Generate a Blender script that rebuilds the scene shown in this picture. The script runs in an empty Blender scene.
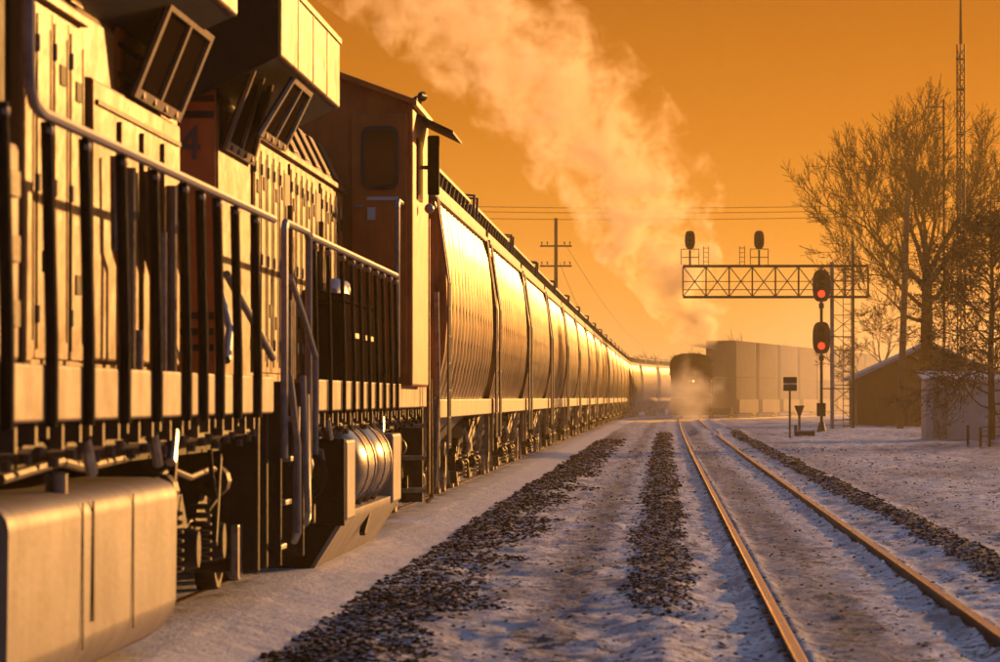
import bpy, bmesh, math, random
import numpy as np
from mathutils import Vector, Matrix
R = math.radians
sc = bpy.context.scene
COL = sc.collection

# ------------------------------------------------------------------ camera
F_PX, ZC, U0, V0 = 4311.0, 1.67, 663.0, 398.0       # focal length in photo pixels, eye height, vanishing point
cam_d = bpy.data.cameras.new('camera')
cam = bpy.data.objects.new('camera', cam_d); COL.objects.link(cam)
cam_d.sensor_width = 36.0
cam_d.lens = F_PX / 1000.0 * 36.0
cam.location = (0, 0, ZC)
cam.rotation_euler = (R(90) + math.atan((V0 - 331.0) / F_PX), 0, math.atan((U0 - 500.0) / F_PX))
cam_d.clip_start, cam_d.clip_end = 0.5, 6000
cam_d.dof.use_dof = True
cam_d.dof.focus_distance = 80.0
cam_d.dof.aperture_fstop = 6.0
sc.camera = cam

# ------------------------------------------------------------------ light
SUN_AZ, SUN_EL = 25.0, 7.8                           # degrees right of straight ahead, above the horizon
w = bpy.data.worlds.new('World'); sc.world = w; w.use_nodes = True
nt = w.node_tree; nt.nodes.clear()
def N(t, typ, **kw):
    n = t.nodes.new(typ)
    for k, v in kw.items():
        if k.startswith('i_'):
            key = k[2:]
            n.inputs[int(key) if key.isdigit() else key].default_value = v
        else: setattr(n, k, v)
    return n
def ramp(t, stops, interp='LINEAR'):
    n = t.nodes.new('ShaderNodeValToRGB'); n.color_ramp.interpolation = interp
    e = n.color_ramp.elements
    while len(e) > 1: e.remove(e[-1])
    e[0].position = stops[0][0]; e[0].color = (*stops[0][1], 1)
    for p, c in stops[1:]:
        x = e.new(p); x.color = (*c, 1)
    return n
tc = N(nt, 'ShaderNodeTexCoord'); sx = N(nt, 'ShaderNodeSeparateXYZ')
nt.links.new(tc.outputs['Generated'], sx.inputs[0])
low = ramp(nt, [(0.0, (0.92, 0.46, 0.18)), (0.02, (0.78, 0.32, 0.065)), (0.04, (0.66, 0.220, 0.012)), (0.065, (0.51, 0.142, 0.0)), (0.1, (0.36, 0.086, 0.0)),
                (0.2, (0.30, 0.10, 0.02)), (0.4, (0.22, 0.16, 0.14)), (1.0, (0.15, 0.18, 0.27))])
nt.links.new(sx.outputs[2], low.inputs[0])
sky = N(nt, 'ShaderNodeTexSky', sky_type='NISHITA', sun_disc=False, sun_elevation=R(SUN_EL), sun_rotation=R(SUN_AZ), air_density=1.0, dust_density=2.0)
skys = N(nt, 'ShaderNodeMix', data_type='RGBA', blend_type='MULTIPLY', i_0=1.0)
nt.links.new(sky.outputs[0], skys.inputs[6]); skys.inputs[7].default_value = (0.72, 0.95, 1.36, 1)
sd_ = N(nt, 'ShaderNodeVectorMath', operation='DOT_PRODUCT'); nt.links.new(tc.outputs['Generated'], sd_.inputs[0]); sd_.inputs[1].default_value = (math.sin(R(SUN_AZ)), math.cos(R(SUN_AZ)), 0)
az = N(nt, 'ShaderNodeMapRange', interpolation_type='SMOOTHSTEP'); nt.links.new(sd_.outputs['Value'], az.inputs[0]); az.inputs[1].default_value = -.5; az.inputs[2].default_value = .85; az.inputs[3].default_value = .12; az.inputs[4].default_value = 1.0
bg1 = N(nt, 'ShaderNodeBackground', i_Strength=1.0); nt.links.new(low.outputs[0], bg1.inputs[0]); nt.links.new(az.outputs[0], bg1.inputs[1])
bg2 = N(nt, 'ShaderNodeBackground', i_Strength=0.13); nt.links.new(skys.outputs[2], bg2.inputs[0])
mr = N(nt, 'ShaderNodeMapRange', interpolation_type='SMOOTHSTEP'); mr.inputs[1].default_value = 0.14; mr.inputs[2].default_value = 0.5
nt.links.new(sx.outputs[2], mr.inputs[0])
mx = N(nt, 'ShaderNodeMixShader'); out = N(nt, 'ShaderNodeOutputWorld')
nt.links.new(mr.outputs[0], mx.inputs[0]); nt.links.new(bg1.outputs[0], mx.inputs[1]); nt.links.new(bg2.outputs[0], mx.inputs[2])
nt.links.new(mx.outputs[0], out.inputs[0])

sun_d = bpy.data.lights.new('sun', 'SUN'); sun = bpy.data.objects.new('sun', sun_d); COL.objects.link(sun)
sun_d.energy = 4.6; sun_d.angle = R(0.6); sun_d.color = (1.0, 0.45, 0.11)
to_sun = Vector((math.sin(R(SUN_AZ)) * math.cos(R(SUN_EL)), math.cos(R(SUN_AZ)) * math.cos(R(SUN_EL)), math.sin(R(SUN_EL))))
sun.rotation_euler = to_sun.to_track_quat('Z', 'Y').to_euler()

vs = sc.view_settings
vs.view_transform = 'Standard'; vs.look = 'None'; vs.exposure = 0.0; vs.gamma = 1.0; vs.use_curve_mapping = False
cy = sc.cycles
cy.use_denoising = True
cy.max_bounces = 5; cy.diffuse_bounces = 2; cy.glossy_bounces = 3; cy.transmission_bounces = 3; cy.volume_bounces = 6
cy.transparent_max_bounces = 8
cy.volume_step_rate = 1.0; cy.volume_max_steps = 256
cy.sample_clamp_indirect = 6.0

# ------------------------------------------------------------------ helpers
rnd = random.Random(7)
def uv2x(u, Y): return (u - U0) * Y / F_PX
def v2z(v, Y): return ZC + (V0 - v) * Y / F_PX

class MB:
    def __init__(s): s.v = []; s.f = []; s.m = []
    def face(s, idx, mi=0): s.f.append(tuple(idx)); s.m.append(mi)
    def box(s, x0, x1, y0, y1, z0, z1, mi=0):
        b = len(s.v)
        s.v += [(x0,y0,z0),(x1,y0,z0),(x1,y1,z0),(x0,y1,z0),(x0,y0,z1),(x1,y0,z1),(x1,y1,z1),(x0,y1,z1)]
        for q in ((0,3,2,1),(4,5,6,7),(0,1,5,4),(1,2,6,5),(2,3,7,6),(3,0,4,7)): s.face([b+i for i in q], mi)
        return s
    def hexa(s, pts, mi=0):
        b = len(s.v); s.v += [tuple(p) for p in pts]
        for q in ((0,3,2,1),(4,5,6,7),(0,1,5,4),(1,2,6,5),(2,3,7,6),(3,0,4,7)): s.face([b+i for i in q], mi)
        return s
    def bar(s, p, q, wx, wz, mi=0):
        p, q = Vector(p), Vector(q); d = (q-p).normalized()
        up = Vector((0,0,1)) if abs(d.z) < .9 else Vector((1,0,0))
        a = d.cross(up).normalized(); c = a.cross(d).normalized()
        a *= wx/2; c *= wz/2
        return s.hexa([p-a-c, p+a-c, q+a-c, q-a-c, p-a+c, p+a+c, q+a+c, q-a+c], mi)
    def tube(s, pts, r, n=6, mi=0, caps=True):
        pts = [Vector(p) for p in pts]; rs = r if isinstance(r, (list, tuple)) else [r]*len(pts)
        b = len(s.v); ref = None
        for i, p in enumerate(pts):
            d = (pts[min(i+1, len(pts)-1)] - pts[max(i-1, 0)]).normalized()
            if ref is None or abs(ref.dot(d)) > .95: ref = Vector((0,0,1)) if abs(d.z) < .9 else Vector((1,0,0))
            a = d.cross(ref).normalized(); c = a.cross(d).normalized()
            ref = c
            for k in range(n):
                t = 2*math.pi*k/n; s.v.append(tuple(p + (a*math.cos(t) + c*math.sin(t))*rs[i]))
        for i in range(len(pts)-1):
            for k in range(n):
                s.face((b+i*n+k, b+i*n+(k+1)%n, b+(i+1)*n+(k+1)%n, b+(i+1)*n+k), mi)
        if caps:
            s.face([b+k for k in range(n)][::-1], mi); s.face([b+(len(pts)-1)*n+k for k in range(n)], mi)
        return s
    def prism(s, poly, axis, a0, a1, mi=0):
        """poly in the two other axes: axis 'y' -> (x,z), 'x' -> (y,z), 'z' -> (x,y)"""
        b = len(s.v); n = len(poly)
        for a in (a0, a1):
            for p, q in poly:
                s.v.append((p, a, q) if axis == 'y' else (a, p, q) if axis == 'x' else (p, q, a))
        for i in range(n):
            j = (i+1) % n; s.face((b+i, b+j, b+n+j, b+n+i), mi)
        s.face([b+i for i in range(n)][::-1], mi); s.face([b+n+i for i in range(n)], mi)
        return s
    def loft(s, rings, mi=0, caps=True):
        b = len(s.v); n = len(rings[0])
        for r_ in rings: s.v += [tuple(p) for p in r_]
        for i in range(len(rings)-1):
            for k in range(n):
                s.face((b+i*n+k, b+i*n+(k+1)%n, b+(i+1)*n+(k+1)%n, b+(i+1)*n+k), mi)
        if caps:
            s.face([b+k for k in range(n)][::-1], mi); s.face([b+(len(rings)-1)*n+k for k in range(n)], mi)
        return s
    def lathe(s, prof, axis, c, n=16, mi=0):
        rings = []
        for r_, h in prof:
            ring = []
            for k in range(n):
                t = 2*math.pi*k/n; a, b_ = r_*math.cos(t), r_*math.sin(t)
                ring.append((c[0]+h, c[1]+a, c[2]+b_) if axis == 'x' else (c[0]+a, c[1]+h, c[2]+b_) if axis == 'y' else (c[0]+a, c[1]+b_, c[2]+h))
            rings.append(ring)
        return s.loft(rings, mi)
    def mesh(s, name, mats, smooth=False):
        me = bpy.data.meshes.new(name); me.from_pydata(s.v, [], s.f)
        for m in (mats if isinstance(mats, (list, tuple)) else [mats]): me.materials.append(m)
        if any(s.m): me.polygons.foreach_set('material_index', s.m)
        bm = bmesh.new(); bm.from_mesh(me); bmesh.ops.recalc_face_normals(bm, faces=bm.faces); bm.to_mesh(me); bm.free()
        if smooth: me.polygons.foreach_set('use_smooth', [True]*len(me.polygons)); me.set_sharp_from_angle(angle=R(38))
        return me
    def build(s, name, mats, parent=None, smooth=False, bevel=0.0):
        o = bpy.data.objects.new(name, s.mesh(name, mats, smooth)); COL.objects.link(o)
        if parent: o.parent = parent
        if bevel:
            m = o.modifiers.new('bevel', 'BEVEL'); m.width = bevel; m.segments = 2; m.limit_method = 'ANGLE'; m.angle_limit = R(40)
        return o
def tag(o, label=None, cat=None, group=None, kind=None):
    for k, v in (('label', label), ('category', cat), ('group', group), ('kind', kind)):
        if v: o[k] = v
    return o
def empty(name, loc, rz=0.0):
    o = bpy.data.objects.new(name, None); COL.objects.link(o); o.location = loc; o.rotation_euler = (0, 0, rz); o.empty_display_size = .3
    return o
def copy_tree(o, parent=None):
    c = o.copy(); COL.objects.link(c)
    if parent: c.parent = parent
    for ch in list(o.children): copy_tree(ch, c)
    return c
def inst(o, loc=None, parent=None):
    c = o.copy(); COL.objects.link(c)
    if loc is not None: c.location = loc
    if parent: c.parent = parent
    return c

# ------------------------------------------------------------------ materials
def mat(name, c1, c2=None, *, wave=0.0, wscale=2.0, grime=0.0, rough=.6, metal=0.0, scale=4.0, bump=0.0, bscale=40.0, streak=None, rvar=.12, spec=.5, ior=None, contrast=(.35, .65), detail=5.0):
    m = bpy.data.materials.new(name); m.use_nodes = True; t = m.node_tree; p = t.nodes['Principled BSDF']
    c2 = c2 or tuple(x*.7 for x in c1)
    tcn = N(t, 'ShaderNodeTexCoord'); mp = N(t, 'ShaderNodeMapping'); t.links.new(tcn.outputs['Object'], mp.inputs[0])
    if streak: mp.inputs['Scale'].default_value = streak
    nz = N(t, 'ShaderNodeTexNoise', i_Scale=scale, i_Detail=detail, i_Roughness=.62); t.links.new(mp.outputs[0], nz.inputs[0])
    rp = ramp(t, [(contrast[0], c1), (contrast[1], c2)]); t.links.new(nz.outputs[0], rp.inputs[0])
    t.links.new(rp.outputs[0], p.inputs['Base Color'])
    rr = N(t, 'ShaderNodeMapRange'); rr.inputs[3].default_value = max(.04, rough-rvar); rr.inputs[4].default_value = min(1, rough+rvar)
    t.links.new(nz.outputs[0], rr.inputs[0]); t.links.new(rr.outputs[0], p.inputs['Roughness'])
    p.inputs['Metallic'].default_value = metal; p.inputs['Specular IOR Level'].default_value = spec
    if ior: p.inputs['IOR'].default_value = ior
    if bump:
        n2 = N(t, 'ShaderNodeTexNoise', i_Scale=bscale, i_Detail=4.0); t.links.new(mp.outputs[0], n2.inputs[0])
        b = N(t, 'ShaderNodeBump', i_Strength=bump, i_Distance=.02); t.links.new(n2.outputs[0], b.inputs['Height']); t.links.new(b.outputs[0], p.inputs['Normal'])
    if wave:                                             # slightly buckled sheet metal
        n3 = N(t, 'ShaderNodeTexNoise', i_Scale=wscale, i_Detail=2.0); t.links.new(tcn.outputs['Object'], n3.inputs[0])
        b3 = N(t, 'ShaderNodeBump', i_Strength=wave, i_Distance=.06); t.links.new(n3.outputs[0], b3.inputs['Height'])
        if p.inputs['Normal'].links: t.links.new(b3.outputs[0], p.inputs['Normal'].links[0].from_node.inputs['Normal'])
        else: t.links.new(b3.outputs[0], p.inputs['Normal'])
    if grime:                                            # runs of soot and road dirt
        mp4 = N(t, 'ShaderNodeMapping'); mp4.inputs['Scale'].default_value = (2.2, 2.2, .5); t.links.new(tcn.outputs['Object'], mp4.inputs[0])
        n4 = N(t, 'ShaderNodeTexNoise', i_Scale=1.6, i_Detail=3.5, i_Roughness=.6); t.links.new(mp4.outputs[0], n4.inputs[0])
        r4 = ramp(t, [(.46, (0,0,0)), (.66, (grime,)*3)]); t.links.new(n4.outputs[0], r4.inputs[0])
        m4 = N(t, 'ShaderNodeMix', data_type='RGBA'); t.links.new(r4.outputs[0], m4.inputs[0]); t.links.new(rp.outputs[0], m4.inputs[6]); m4.inputs[7].default_value = (.045,.028,.016,1); t.links.new(m4.outputs[2], p.inputs['Base Color'])
    return m
def emis(name, col, strength):
    m = bpy.data.materials.new(name); m.use_nodes = True; p = m.node_tree.nodes['Principled BSDF']
    p.inputs['Base Color'].default_value = (*col, 1); p.inputs['Emission Color'].default_value = (*col, 1); p.inputs['Emission Strength'].default_value = strength
    return m
M = {}
M['hood'] = mat('hood_yellow_paint', (.40,.185,.042), (.24,.10,.022), rough=.46, scale=1.5, streak=(1.5,1.5,.9), bump=.15, bscale=25, rvar=.22, spec=.28, ior=1.4, wave=.4, wscale=2.2, grime=.6)
M['cream'] = mat('cream_sill_paint', (.36,.245,.14), (.20,.13,.07), rough=.55, scale=3.0, bump=.1, contrast=(.4,.75), spec=.3, rvar=.2, wave=.2, grime=.6)
M['orange'] = mat('orange_cab_paint', (.62,.16,.022), (.46,.11,.015), rough=.45, scale=2.5, bump=.06, spec=.35, wave=.15, grime=.3)
M['dark'] = mat('dark_machinery', (.020,.014,.011), (.045,.027,.017), rough=.55, ior=1.25, scale=6.0, bump=.25, bscale=30)
M['black'] = mat('black_iron', (.010,.008,.007), (.02,.014,.011), rough=.6, ior=1.15, scale=8.0, bump=.1)
M['tank'] = mat('tank_grey_paint', (.34,.29,.245), (.25,.21,.17), rough=.58, scale=1.6, streak=(1,1,1.2), bump=.12, bscale=18, spec=.35, wave=.2, wscale=1.2, grime=.3)
M['steel'] = mat('worn_steel', (.42,.40,.38), (.22,.18,.15), rough=.36, metal=.8, scale=8.0)
M['chrome'] = mat('handrail_grey', (.34,.32,.31), (.22,.20,.19), rough=.38, metal=.3, scale=10.0)
M['hopper'] = mat('hopper_tan_paint', (.50,.31,.095), (.22,.12,.035), rough=.36, metal=.55, scale=1.6, streak=(3,3.6,.16), bump=.10, bscale=14, rvar=.14, contrast=(.36,.66), wave=.12, wscale=1.5, grime=.75)
for _n, _a, _b in (('hopper_b', (.40,.27,.11), (.16,.10,.04)), ('hopper_c', (.50,.36,.16), (.26,.17,.07))):
    M[_n] = mat('hopper_paint_'+_n[-1], _a, _b, rough=.4, metal=.5, scale=1.9, streak=(3,4.2,.16), bump=.10, bscale=14, rvar=.14, contrast=(.34,.64), wave=.12, wscale=1.5, grime=.85)
M['sill_car'] = mat('hopper_sill_paint', (.32,.22,.12), (.17,.11,.06), rough=.5, scale=2.0, spec=.35, grime=.5)
M['roof_car'] = mat('hopper_roof_paint', (.16,.12,.085), (.10,.075,.055), rough=.5, scale=2.0)
M['rail'] = mat('rail_rust', (.07,.026,.012), (.035,.015,.009), rough=.5, metal=.2, scale=12.0, bump=.2)
M['railtop'] = mat('rail_polished_head', (.66,.42,.23), (.50,.29,.14), rough=.24, metal=.9, contrast=(.3,.75), scale=3.0, streak=(6,.5,6))
M['stone'] = mat('ballast_stone', (.014,.012,.014), (.034,.027,.029), rough=.9, ior=1.18, scale=9.0, bump=.3)
M['glass'] = mat('dark_glass', (.02,.016,.013), (.03,.022,.018), rough=.1, scale=2.0, rvar=.04)
M['screen'] = mat('radiator_mesh', (.022,.013,.008), (.035,.02,.012), rough=.8, scale=30, spec=.1, ior=1.02)
M['bracket'] = mat('bracket_steel', (.16,.10,.06), (.08,.05,.03), rough=.6, scale=6)
M['rubber'] = mat('window_gasket', (.02,.016,.014), (.03,.024,.02), rough=.6)
M['bark'] = mat('bark', (.035,.02,.012), (.018,.011,.008), rough=.9, ior=1.2, scale=3.0, streak=(4,4,.5), bump=.4)
M['twig'] = mat('twig_bark', (.035,.019,.011), (.02,.012,.008), rough=.9, ior=1.2, scale=2.0)
M['drum'] = mat('air_drum_paint', (.36,.30,.24), (.24,.19,.14), rough=.28, scale=2.0, bump=.06, grime=.25)
M['leaf'] = mat('dry_leaf', (.03,.018,.011), (.018,.012,.009), rough=.7, scale=2.0)
M['wood'] = mat('weathered_pole_wood', (.13,.08,.05), (.08,.05,.03), rough=.85, scale=3.0, streak=(6,6,.4), bump=.3)
M['mast'] = mat('dark_mast_steel', (.022,.015,.012), (.04,.025,.018), rough=.6, metal=.2, scale=5.0)
M['white'] = mat('white_hut_paint', (.55,.47,.39), (.42,.35,.28), rough=.6, scale=1.5, bump=.1)
M['shed'] = mat('shed_boards', (.09,.055,.036), (.055,.033,.022), rough=.85, scale=2.0, streak=(6,6,.5))
M['shedroof'] = mat('shed_roof_snow', (.55,.52,.50), (.40,.33,.28), rough=.8, scale=1.0)
M['ware'] = mat('warehouse_metal_siding', (.62,.52,.42), (.50,.41,.33), rough=.6, scale=.3)
M['contA'] = mat('container_tan', (.17,.105,.06), (.12,.075,.045), rough=.75, ior=1.2, scale=.8)
M['contB'] = mat('container_rust', (.26,.13,.07), (.20,.09,.05), rough=.5, scale=.8)
M['contC'] = mat('container_grey', (.22,.18,.14), (.16,.125,.10), rough=.75, ior=1.2, scale=.8)
M['plate'] = mat('white_plate', (.7,.66,.6), (.55,.5,.44), rough=.5)
M['navy'] = mat('number_blue', (.05,.045,.05), (.07,.055,.05), rough=.5)
M['red'] = emis('red_signal_lens', (1.0, .035, .012), 2.6)
M['headlight'] = emis('headlight_lens', (1.0, .55, .16), 2.5)
M['cloth'] = mat('silver_tarp', (.6,.58,.58), (.4,.38,.38), rough=.4, scale=8)

# ------------------------------------------------------------------ noise on arrays
def vnoise(x, y, seed=0):
    xi = np.floor(x).astype(np.int64); yi = np.floor(y).astype(np.int64); fx = x-xi; fy = y-yi
    fx = fx*fx*(3-2*fx); fy = fy*fy*(3-2*fy)
    def h(a, b):
        n = (a*374761393 + b*668265263 + seed*974711) & 0xffffffff
        n = ((n ^ (n >> 13)) * 1274126177) & 0xffffffff
        return ((n ^ (n >> 16)) & 0xffff) / 65535.0
    return (h(xi,yi)*(1-fx)+h(xi+1,yi)*fx)*(1-fy) + (h(xi,yi+1)*(1-fx)+h(xi+1,yi+1)*fx)*fy
def fbm(x, y, seed=0, o=4):
    r_ = 0; a = .5; t = 0
    for i in range(o):
        r_ = r_ + a*vnoise(x*2**i, y*2**i, seed+i*17); t += a; a *= .5
    return r_/t - .5
def sst(a, b, x):
    t = np.clip((x-a)/(b-a), 0, 1); return t*t*(3-2*t)

def off(Y):                                            # how far the tracks have swung right at distance Y
    o = 0.0
    if Y > 80: o += (min(Y, 300)-80)**2/160000.0
    if Y > 300: o += (Y-300)*440/160000.0
    if Y > 340: o += (min(Y, 445)-340)**2/840.0 + max(0, Y-445)*.25
    return o
def doff(Y): return (off(Y+.5)-off(Y-.5))
offv = np.vectorize(off)
TRAIN_X = -4.5
XL, XR = .836, 2.271                                   # the near track's two rails

# ------------------------------------------------------------------ ground
def strips(x, y):
    """share of bare ballast showing at a spot, 0..1"""
    xs = x - offv(np.clip(y, -50, 460))
    e = fbm(x*1.3, y*.35, 5)*.9
    a = sst(-2.62, -2.45, xs + e*.15)*(1-sst(-2.1, -1.0, xs + e*.9))*(.78+.9*fbm(x*1.1, y*.3, 51))
    b = sst(-.5, -.15, xs + e*.3)*(1-sst(.12, .42, xs + e*.35))*sst(26, 40, y + e*18)
    c = sst(2.85, 3.0, xs + e*.2)*(1-sst(3.28, 3.55, xs + e*.35))
    far = 1-sst(180, 260, y)
    return np.maximum(np.maximum(a, b*.95), c)*far
def gz(x, y):
    x = np.asarray(x, float); y = np.asarray(y, float)
    xs = x - offv(np.clip(y, -50, 460))
    z = .03*fbm(x*.9, y*.22, 1) + .13*fbm(x*2.2, y*1.1, 2)*sst(-3.0,-2.3,xs) + .045*fbm(x*6.5, y*3.6, 12, 2) + .05*fbm(x*.25, y*.06, 3)
    tr = sst(XL-.5, XL-.1, xs)*(1-sst(XR+.1, XR+.45, xs))
    z = z*(1-.35*tr) - .008*tr
    for r_ in (XL, XR):                                # snow packed up against the rails
        d = np.abs(xs-r_); z = np.where(d < .07, -.03, z + .035*np.exp(-((d-.09)/.07)**2)*(.4+1.4*vnoise(x*0+r_*9, y*2.2, 9)))
    led = sst(-3.26, -3.10, xs)*np.clip((-2.40 - xs - .2*fbm(x*0, y*.8, 4))/.72, 0, 1)
    z = z*(1-.6*sst(-3.3,-3.2,xs)*(1-sst(-2.6,-2.4,xs))) + sst(-3.2,-3.1,xs)*(1-sst(-2.6,-2.4,xs))*.05*fbm(x*1.2+y*.5, y*.7, 6)
    z = z + .04*np.exp(-((xs+2.0)/.5)**2) + .05*np.exp(-(xs/.3)**2) + .10*np.exp(-((xs-3.18)/.3)**2)
    z = z*(1-.8*(1-sst(-3.5, -3.1, xs))) + .085*np.clip((-2.45-xs)/.72, 0, 1)
    right = sst(3.6, 7, xs); z = z + right*(.10*fbm(x*.35, y*.05, 8) + .12*fbm(x*.9, y*.12, 18))
    z = z + .17*sst(184, 192, y)*(1-sst(212, 224, y))*sst(XL+.25, XL+.7, xs)*(1-sst(14, 20, xs))
    z = z + .55*np.exp(-((x-5.6)/2.2)**2-((y-203)/9)**2)*0 + .25*np.exp(-((x-12)/3)**2-((y-147)/4)**2)
    hum = sst(600, 1200, y)*2.0
    return z + hum
def build_ground():
    xs = np.concatenate([[-500,-250,-120,-60,-30,-16,-10,-7,-5.5], np.arange(-4.6, -3.2, .25), np.arange(-3.2, 4.0, .042), np.arange(4.0, 9, .12), np.arange(9, 22, .35), [24,28,34,45,60,90,140,260,500]])
    ys = [-40,-20,0,10,16,20,22]; y = 23.0
    while y < 260: ys.append(y); y += max(.05, .05*(y/26)**1.7)
    while y < 1500: ys.append(y); y *= 1.04
    ys = np.array(ys + [1500]); nx, ny = len(xs), len(ys)
    X, Y = np.meshgrid(xs, ys); Z = gz(X, Y)
    me = bpy.data.meshes.new('ground')
    co = np.stack([X, Y, Z], -1).reshape(-1, 3)
    i = np.arange(nx*ny).reshape(ny, nx)
    q = np.stack([i[:-1,:-1], i[:-1,1:], i[1:,1:], i[1:,:-1]], -1).reshape(-1, 4)
    me.vertices.add(len(co)); me.vertices.foreach_set('co', co.ravel())
    me.loops.add(q.size); me.loops.foreach_set('vertex_index', q.ravel().astype(np.int32))
    me.polygons.add(len(q)); me.polygons.foreach_set('loop_start', np.arange(0, q.size, 4, dtype=np.int32))
    me.update(calc_edges=True); me.validate()
    me.polygons.foreach_set('use_smooth', [True]*len(me.polygons))
    at = me.attributes.new('bare', 'FLOAT', 'POINT'); at.data.foreach_set('value', strips(X, Y).ravel().astype(np.float32))
    xr = X - offv(np.clip(Y, -50, 460))
    # trodden, dirty and icy snow
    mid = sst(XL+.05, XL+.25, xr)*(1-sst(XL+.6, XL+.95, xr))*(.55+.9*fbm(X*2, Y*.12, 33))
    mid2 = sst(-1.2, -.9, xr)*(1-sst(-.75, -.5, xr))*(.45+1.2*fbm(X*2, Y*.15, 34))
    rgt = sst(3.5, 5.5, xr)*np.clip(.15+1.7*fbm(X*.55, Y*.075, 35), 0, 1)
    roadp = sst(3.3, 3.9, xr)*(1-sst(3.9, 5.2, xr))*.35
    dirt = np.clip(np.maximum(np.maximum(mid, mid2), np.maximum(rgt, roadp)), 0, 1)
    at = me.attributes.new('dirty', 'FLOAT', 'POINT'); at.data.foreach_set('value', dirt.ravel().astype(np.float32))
    cl = sst(-3.5, -3.3, xr)*(1-sst(-2.6, -2.42, xr))  # mask of the ledge, where sunlight is painted into the snow colour
    at = me.attributes.new('sun_tint', 'FLOAT', 'POINT'); at.data.foreach_set('value', cl.ravel().astype(np.float32))
    m = bpy.data.materials.new('trodden_snow'); m.use_nodes = True; t = m.node_tree; p = t.nodes['Principled BSDF']
    geo = N(t, 'ShaderNodeNewGeometry'); L = t.links.new
    def mapped(s):
        mp = N(t, 'ShaderNodeMapping'); L(geo.outputs['Position'], mp.inputs[0]); mp.inputs['Scale'].default_value = s; return mp
    fine = N(t, 'ShaderNodeTexNoise', i_Scale=1.0, i_Detail=6.0, i_Roughness=.7); L(mapped((6.5,5.0,7)).outputs[0], fine.inputs[0])
    big = N(t, 'ShaderNodeTexNoise', i_Scale=1.0, i_Detail=5.0, i_Roughness=.65); L(mapped((1.6,.45,1)).outputs[0], big.inputs[0])
    grit = N(t, 'ShaderNodeTexNoise', i_Scale=1.0, i_Detail=3.0, i_Roughness=.6); L(mapped((24,14,24)).outputs[0], grit.inputs[0])
    bare = N(t, 'ShaderNodeAttribute', attribute_name='bare'); dirty = N(t, 'ShaderNodeAttribute', attribute_name='dirty')
    def math_(op, a, b):
        n = N(t, 'ShaderNodeMath', operation=op)
        for k, x in enumerate((a, b)):
            if isinstance(x, (int, float)): n.inputs[k].default_value = x
            else: L(x, n.inputs[k])
        return n.outputs[0]
    snow = ramp(t, [(.36, (.22,.225,.26)), (.46, (.60,.61,.65)), (.56, (.94,.94,.94))]); L(big.outputs[0], snow.inputs[0])
    sun_tint = N(t, 'ShaderNodeAttribute', attribute_name='sun_tint')
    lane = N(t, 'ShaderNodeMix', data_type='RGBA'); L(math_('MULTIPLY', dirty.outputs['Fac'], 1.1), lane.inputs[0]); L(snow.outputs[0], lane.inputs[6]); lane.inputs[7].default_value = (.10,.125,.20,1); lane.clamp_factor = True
    sun_tinted = N(t, 'ShaderNodeMix', data_type='RGBA'); L(sun_tint.outputs['Fac'], sun_tinted.inputs[0]); L(lane.outputs[2], sun_tinted.inputs[6]); sun_tinted.inputs[7].default_value = (.93,.92,.90,1)  # paler snow colour stands in for sun on the ledge
    dm = math_('ADD', math_('MULTIPLY', dirty.outputs['Fac'], .06), math_('ADD', math_('ADD', math_('MULTIPLY', fine.outputs[0], .7), math_('MULTIPLY', grit.outputs[0], .45)), math_('MULTIPLY', big.outputs[0], .45)))
    dm = math_('SUBTRACT', dm, math_('MULTIPLY', sun_tint.outputs['Fac'], .25)); dr = ramp(t, [(.0, (0,0,0)), (.84, (0,0,0)), (.885, (1,1,1))]); L(dm, dr.inputs[0])
    mix1 = N(t, 'ShaderNodeMix', data_type='RGBA'); L(dr.outputs[0], mix1.inputs[0]); L(sun_tinted.outputs[2], mix1.inputs[6]); mix1.inputs[7].default_value = (.035,.036,.05,1)
    bm_ = math_('ADD', bare.outputs['Fac'], math_('MULTIPLY', math_('SUBTRACT', grit.outputs[0], .54), 3.4))
    br = ramp(t, [(.42, (0,0,0)), (.60, (1,1,1))]); L(bm_, br.inputs[0])
    mix2 = N(t, 'ShaderNodeMix', data_type='RGBA'); L(br.outputs[0], mix2.inputs[0]); L(mix1.outputs[2], mix2.inputs[6]); mix2.inputs[7].default_value = (.03,.026,.028,1)
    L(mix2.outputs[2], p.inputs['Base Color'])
    p.inputs['Roughness'].default_value = .7; p.inputs['Specular IOR Level'].default_value = .35
    b1 = N(t, 'ShaderNodeBump', i_Strength=.8, i_Distance=.09); L(fine.outputs[0], b1.inputs['Height'])
    b2 = N(t, 'ShaderNodeBump', i_Strength=.35, i_Distance=.02); L(grit.outputs[0], b2.inputs['Height']); L(b1.outputs[0], b2.inputs['Normal']); L(b2.outputs[0], p.inputs['Normal'])
    me.materials.append(m)
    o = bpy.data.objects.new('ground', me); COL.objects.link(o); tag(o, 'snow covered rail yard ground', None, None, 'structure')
build_ground()

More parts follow.
